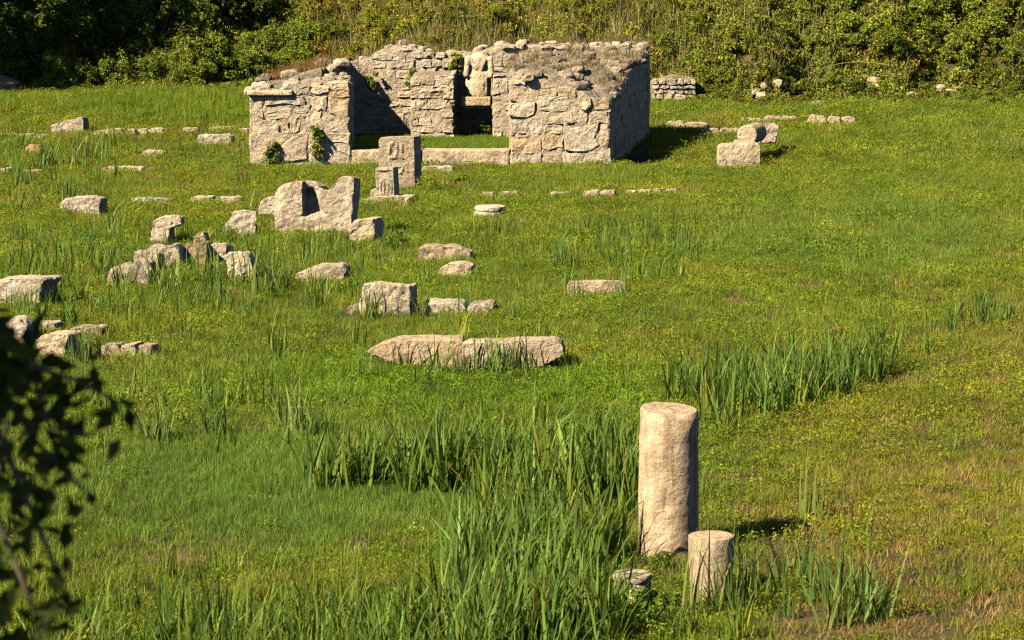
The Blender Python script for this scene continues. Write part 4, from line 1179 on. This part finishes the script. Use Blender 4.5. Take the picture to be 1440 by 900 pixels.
meadow_weed(905, 858, .55, 'feathery weed growing over the low column base', (1.3, 1.5, 1.2))
meadow_weed(930, 800, .4, 'small weed at the foot of the tall column shaft', (1.2, 1.4, .9))
meadow_weed(955, 868, .5, 'leafy weed between the column base and the short stub', (1.3, 1.5, 1.0))

# --- dry growth on the wall heads
dstalk = [blades(16, .16, .15, .5, .014, .35, .3, 4) for _ in range(3)]
C_stalk = protos('dry_stalk_clump', dstalk, M['dry'])
C_sleaf = protos('scrub_clump', [blob_leaves(210, .28, .28, .24, 9, .062, rng, .2) for _ in range(5)], M['scrub'])
n = 330; u = rng.uniform(0, 1, n); v = rng.uniform(0.1, 1, n) ** .7
x = (xr0 + (xr1 - xr0) * u) * (1 - v) + (xr0 + (bxr - xr0) * u) * v; y = YF + (YB - YF) * v
z = np.array([rtop(a, b) for a, b in zip(u, v)])
u2 = rng.uniform(0, 1, 240); v2 = rng.uniform(0, 1, 240)
a = xl0 * (1 - v2) - 6.3 * v2; b = -4.78 * (1 - v2) - 4.48 * v2
x2 = a + (b - a) * u2; y2 = YF + .95 + 5.6 * v2; z2 = np.array([ltop(a_, b_) for a_, b_ in zip(u2, v2)])
x3 = rng.uniform(-4.4, bx1, 170); y3 = YB + rng.uniform(.3, .8, 170); z3 = np.array([pbk(q) for q in x3])
PP = np.concatenate([np.stack([x, y, z], 1), np.stack([x2, y2, z2], 1), np.stack([x3, y3, z3], 1)])
n = len(PP)
tn = np.ones((n, 3)) * rng.normal(.75, .15, n)[:, None]
tn[330:570] *= np.array([1.0, .72, .55])
scatter('wall_head_grass', PP, rng.integers(0, 3, n), np.stack([np.zeros(n), np.zeros(n), rng.uniform(0, 6.28, n)], 1), np.repeat(rng.uniform(.4, .95, n)[:, None], 3, 1), np.clip(tn, .2, 2), C_stalk,
        'dry reddish and straw grass growing on the wall heads of the ruin', 'dry grass')

# ------------------------------------------------------------------ the bank: undergrowth, shrubs and trees
def bank_points(n, d0=-.6, d1=9.0, x0=-24, x1=24):
    x = rng.uniform(x0, x1, n); d = rng.uniform(d0, d1, n)
    y = bank_foot(x) + d
    return x, y, H(x, y), d
# leafy undergrowth
x, y, z, d = bank_points(8200, -1.5, 8)
px, py = proj(x, y, z)
n1 = lownoise(x, y, .9, 51)
left = px < 430; mid = (px >= 430) & (px < 930); right = px >= 930
n = len(x)
tn = np.ones((n, 3)) * (1 + .3 * n1 + rng.normal(0, .18, n))[:, None]
kind = rng.uniform(0, 1, n) + .25 * lownoise(x, y, 1.4, 71)
tn[kind < .16] *= np.array([1.15, .85, .95]); tn[(kind > .16) & (kind < .34)] *= np.array([1.12, 1.1, .75]); tn[kind > .85] *= .6
tn[mid] *= np.array([1.30, 1.12, .95]); tn[right] *= np.array([1.02, 1.02, .9]); tn[left] *= np.array([.95, 1.05, .9])
keep = rng.uniform(0, 1, n) < np.where(mid, .6, 1.0) * np.clip(.35 + (d + 1.5) * .5, 0, 1)
sc = rng.uniform(.8, 1.9, n) * np.clip(.45 + .3 * (d + 1.5), .4, 1)
scatter('bank_undergrowth', np.stack([x, y, z + .1 * sc], 1)[keep], rng.integers(0, 5, n)[keep], np.stack([rng.normal(0, .2, n), rng.normal(0, .2, n), rng.uniform(0, 6.28, n)], 1)[keep],
        np.stack([sc, sc, sc * rng.uniform(.8, 1.3, n)], 1)[keep], np.clip(tn, .2, 3)[keep], C_sleaf, 'tangled leafy undergrowth covering the bank behind the ruin', 'undergrowth')
# tall dry stalks above the ruin
tallst = [blades(13, .28, .35, 1.15, .022, .30, .20, 4) for _ in range(4)]
C_tallst = protos('tall_dry_clump', tallst, M['dry'])
x, y, z, d = bank_points(3300, .2, 8, -7, 18)
px, py = proj(x, y, z)
pr = np.where((px > 470) & (px < 930), 1.0, np.where((px >= 930) & (px < 1180), .6, np.where(px < 470, .12, .14)))
ok = rng.uniform(0, 1, len(x)) < pr * np.clip(.7 + .6 * lownoise(x, y, 1.1, 61), .1, 1)
x, y, z = x[ok], y[ok], z[ok]; n = len(x)
tn = np.ones((n, 3)) * rng.normal(.85, .2, n)[:, None] * np.stack([np.ones(n), rng.uniform(1.0, 1.35, n), rng.uniform(.6, 1, n)], 1)
q = rng.uniform(.7, 1.15, n)
scatter('dry_stalks', np.stack([x, y, z], 1), rng.integers(0, 4, n), np.stack([np.zeros(n), np.zeros(n), rng.uniform(0, 6.28, n)], 1), np.stack([q, q, q], 1), np.clip(tn, .2, 2), C_tallst,
        'tall dry stalks standing on the bank above the ruin', 'dry grass')

# shrubs, each a thing
def shrub_set(k, rx, rz, size, nl, nb=16):
    out = []
    for _ in range(k):
        V, F, s = blob_leaves(nl, rx, rx, rz, nb, size, rng, .25)
        V[:, 2] += rz * .85
        st = join([tube([(0, 0, -.2), (random.uniform(-.1, .1), 0, rz * .5), (random.uniform(-.3, .3), random.uniform(-.3, .3), rz * 1.1)], [.05, .035, .015]) for _ in range(3)])
        out.append((mk('foliage', V, F, s, mat=M['leaf']), mk('stem', st[0], st[1], smooth=True, mat=M['bark'])))
    return out
sh_a = shrub_set(4, 1.0, .9, .12, 2100, 26); sh_b = shrub_set(4, .8, .65, .085, 2100, 24); sh_c = shrub_set(3, 1.15, 1.2, .15, 2200, 26)
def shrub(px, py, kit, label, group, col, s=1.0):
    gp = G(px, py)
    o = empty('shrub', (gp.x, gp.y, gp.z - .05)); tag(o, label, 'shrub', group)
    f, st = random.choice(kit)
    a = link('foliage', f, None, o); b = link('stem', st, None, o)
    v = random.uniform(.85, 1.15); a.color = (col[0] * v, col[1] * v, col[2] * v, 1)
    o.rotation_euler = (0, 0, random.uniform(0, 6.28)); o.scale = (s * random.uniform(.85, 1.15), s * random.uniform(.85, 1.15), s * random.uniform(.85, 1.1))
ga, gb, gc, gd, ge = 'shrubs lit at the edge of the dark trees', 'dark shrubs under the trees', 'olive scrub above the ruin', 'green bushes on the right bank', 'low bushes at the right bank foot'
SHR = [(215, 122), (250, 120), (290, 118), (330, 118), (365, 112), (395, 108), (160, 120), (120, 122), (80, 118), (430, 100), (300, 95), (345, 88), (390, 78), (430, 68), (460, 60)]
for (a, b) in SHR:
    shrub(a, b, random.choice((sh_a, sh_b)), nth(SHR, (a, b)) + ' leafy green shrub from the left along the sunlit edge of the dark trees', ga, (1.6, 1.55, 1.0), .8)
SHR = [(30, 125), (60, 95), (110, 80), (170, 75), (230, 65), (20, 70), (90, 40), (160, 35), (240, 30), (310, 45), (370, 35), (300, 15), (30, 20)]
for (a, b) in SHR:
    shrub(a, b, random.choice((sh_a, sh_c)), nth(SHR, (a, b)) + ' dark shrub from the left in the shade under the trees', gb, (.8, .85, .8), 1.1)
SHR = [(480, 60), (520, 45), (560, 30), (600, 40), (650, 30), (700, 35), (750, 22), (800, 30), (850, 25), (500, 15), (590, 10), (680, 8), (770, 5), (860, 8), (540, 55)]
for (a, b) in SHR:
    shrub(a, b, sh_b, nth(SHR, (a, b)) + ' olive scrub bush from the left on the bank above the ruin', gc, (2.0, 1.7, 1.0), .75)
SHR = [(935, 70), (985, 55), (1040, 75), (1095, 60), (1150, 85), (1205, 70), (1255, 90), (1300, 70), (1350, 90), (1400, 75), (1440, 95), (960, 20), (1020, 15), (1080, 25), (1140, 20), (1200, 25), (1260, 20), (1320, 28), (1380, 22), (1430, 30), (1280, 50), (1375, 55)]
for (a, b) in SHR:
    shrub(a, b, sh_a if a > 1150 else sh_b, nth([q for q in SHR if (q[1] < 45) == (b < 45)], (a, b)) + ' green bush from the left in the ' + ('upper' if b < 45 else 'lower') + ' row on the right bank', gd, (1.8, 1.65, 1.0) if a > 1100 else (2.1, 1.75, 1.0), .85)
SHR = [(1010, 140), (1045, 138), (1120, 135), (1165, 132), (1200, 135), (1250, 135), (1295, 140), (1355, 145), (1395, 148), (1430, 140), (990, 130)]
for (a, b) in SHR:
    shrub(a, b, sh_b, nth(SHR, (a, b)) + ' low green bush from the left at the foot of the right bank', ge, (1.6, 1.6, 1.0), .6)
def arching_cane():
    g_ = G(1230, 110)
    pts = []
    for k in range(12):
        t = k / 11
        x, z = at(1252 - 112 * t, 92 - 14 * math.sin(t * 2.6) + 18 * t, g_.y - .9)
        pts.append((x - g_.x, -.9, z - g_.z))
    V, F, s = tube([(.5, -.3, -.1)] + pts, [.02] + [.018 * (1 - .6 * k / 11) for k in range(12)], 5)
    o = link('arching_cane', mk('arching_cane', V, F, s * 2, smooth=True, mat=M['tuft']), None, None, g_)
    o.color = (2.2, 1.7, 1.4, 1); tag(o, 'pale arching cane hanging over the right bank', 'cane')
arching_cane()

# trees at the left of the bank whose crowns shade the slope
def tree(x, y, hgt, rad, label, group, nl=7000, size=.32, low=.35):
    z = float(H(x, y))
    o = empty('tree', (x, y, z)); tag(o, label, 'tree', group)
    parts = [tube([(0, 0, -.4), (.1, 0, hgt * .25), (-.1, .15, hgt * .5), (.1, .1, hgt * .85)], [.30, .24, .18, .05], 9)]
    for k in range(9):
        a = random.uniform(0, 6.28); h0 = hgt * random.uniform(.2, .6)
        parts.append(tube([(0, 0, h0), (math.cos(a) * rad * .45, math.sin(a) * rad * .45, h0 + hgt * .12), (math.cos(a) * rad * .85, math.sin(a) * rad * .85, h0 + hgt * .2)], [.11, .07, .02], 6))
    V, F, s = join(parts); link('trunk', mk('trunk', V, F, smooth=True, mat=M['bark']), None, o)
    V, F, s = blob_leaves(nl, rad, rad, hgt * (1 - low) * .5, 42, size, rng, .1)
    V[:, 2] += hgt * (1 + low) * .5
    c = link('crown', mk('crown', V, F, s, mat=M['leaf']), None, o); c.color = (.8, .85, .75, 1)
tg = 'trees shading the left bank'
TR = [(-22.0, 86.5, 15, 4.6), (-21.5, 91, 16, 4.6), (-27, 88, 15, 4.5), (-17.3, 93.5, 14, 4), (-13.2, 95.5, 14, 4), (-26.5, 81.5, 13, 4.3), (-9.3, 97, 13, 3.5), (-24, 95, 16, 4.5), (-31, 84, 14, 4.5)]
for t_ in TR:
    x, y, h, r_ = t_
    tree(x, y, h, r_, nth(TR, t_) + ' tall dense tree from the left shading the dark end of the bank', tg, nl=9000, size=.36, low=.18)
tg2 = 'trees on top of the bank'

# the shade tree near the viewer, with one drooping branch hanging into view
def near_tree():
    x, y = -5.2, .6
    z = float(H(x, y))
    o = empty('shade_tree', (x, y, z)); tag(o, 'dark branch tip of a near tree hanging out of focus at the lower left', 'tree')
    parts = [tube([(0, 0, -.4), (.05, 0, 1.6), (.25, .1, 3.2), (.5, .3, 5.5)], [.22, .18, .15, .06], 10)]
    for (a, b, c) in [(2.4, 1.2, 3.6), (1.6, 2.4, 4.6), (2.6, .2, 5.2), (-.8, 1.5, 4.6), (.8, -1.2, 5.0), (3.2, 2.0, 4.2), (-1.2, -.6, 4.8)]:
        parts.append(tube([(.15, .05, 2.4), (a * .5, b * .5, (2.4 + c) * .5 + .5), (a, b, c)], [.09, .06, .02], 7))
    V, F, s = join(parts); link('trunk', mk('trunk', V, F, smooth=True, mat=M['bark']), None, o)
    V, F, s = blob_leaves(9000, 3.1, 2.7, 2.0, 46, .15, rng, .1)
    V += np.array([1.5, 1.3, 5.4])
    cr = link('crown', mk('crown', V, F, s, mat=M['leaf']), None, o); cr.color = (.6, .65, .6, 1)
    # the drooping branch: twigs and leaves
    O = Vector((x, y, z))
    def P(px, py, Y): q = at(px, py, Y); return Vector((q[0], Y, q[1])) - O
    tw = []; cs = []; sz = []
    lines = [([(-190, 330), (-60, 420), (0, 470), (60, 520), (110, 535), (155, 560)], 3.9), ([(-160, 400), (-40, 480), (10, 560), (50, 620), (90, 660), (118, 690)], 4.1),
             ([(-120, 470), (-20, 560), (20, 660), (50, 730), (75, 790), (92, 820)], 3.8), ([(-120, 560), (-40, 640), (-5, 720), (25, 800), (45, 850), (60, 905)], 4.2),
             ([(-100, 380), (-20, 455), (20, 490), (40, 510), (70, 600), (128, 612)], 4.0), ([(-140, 650), (-60, 740), (-20, 810), (5, 880), (30, 930)], 4.0), ([(-100, 430), (-40, 500), (-10, 540), (10, 600), (0, 660)], 4.3)]
    for ln, Y in lines:
        path = [P(a, b, Y + random.uniform(-.06, .06)) for a, b in ln]
        tw.append(tube(path, [(.005) * (1 - .8 * k / (len(path) - 1)) + .002 for k in range(len(path))], 5))
        for k in range(1, len(path)):
            for q in range(13 if k < 3 else 9):
                t = random.random()
                c = path[k - 1].lerp(path[k], t) + Vector((random.gauss(0, .022), random.gauss(0, .05), random.gauss(-.012, .026)))
                cs.append(tuple(c)); sz.append(random.uniform(.030, .056))
    for k in range(150):      # the dense knot of leaves where the twigs leave the branch
        a, b = random.uniform(-70, 62), random.uniform(448, 585)
        if a > 22 + 26 * math.sin(b * .05): continue
        cs.append(tuple(P(a, b, random.uniform(3.8, 4.3)))); sz.append(random.uniform(.032, .056))
    cs = np.array(cs); n = len(cs)
    nr = rng.normal(size=(n, 3)) * .7 + np.array([0, -.9, .3])
    V1, F1, s1 = leafset(cs, nr, np.array(sz), .58)
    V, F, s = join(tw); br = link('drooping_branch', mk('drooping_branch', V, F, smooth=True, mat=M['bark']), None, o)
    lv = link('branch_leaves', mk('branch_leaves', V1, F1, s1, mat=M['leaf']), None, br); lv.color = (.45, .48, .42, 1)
near_tree()
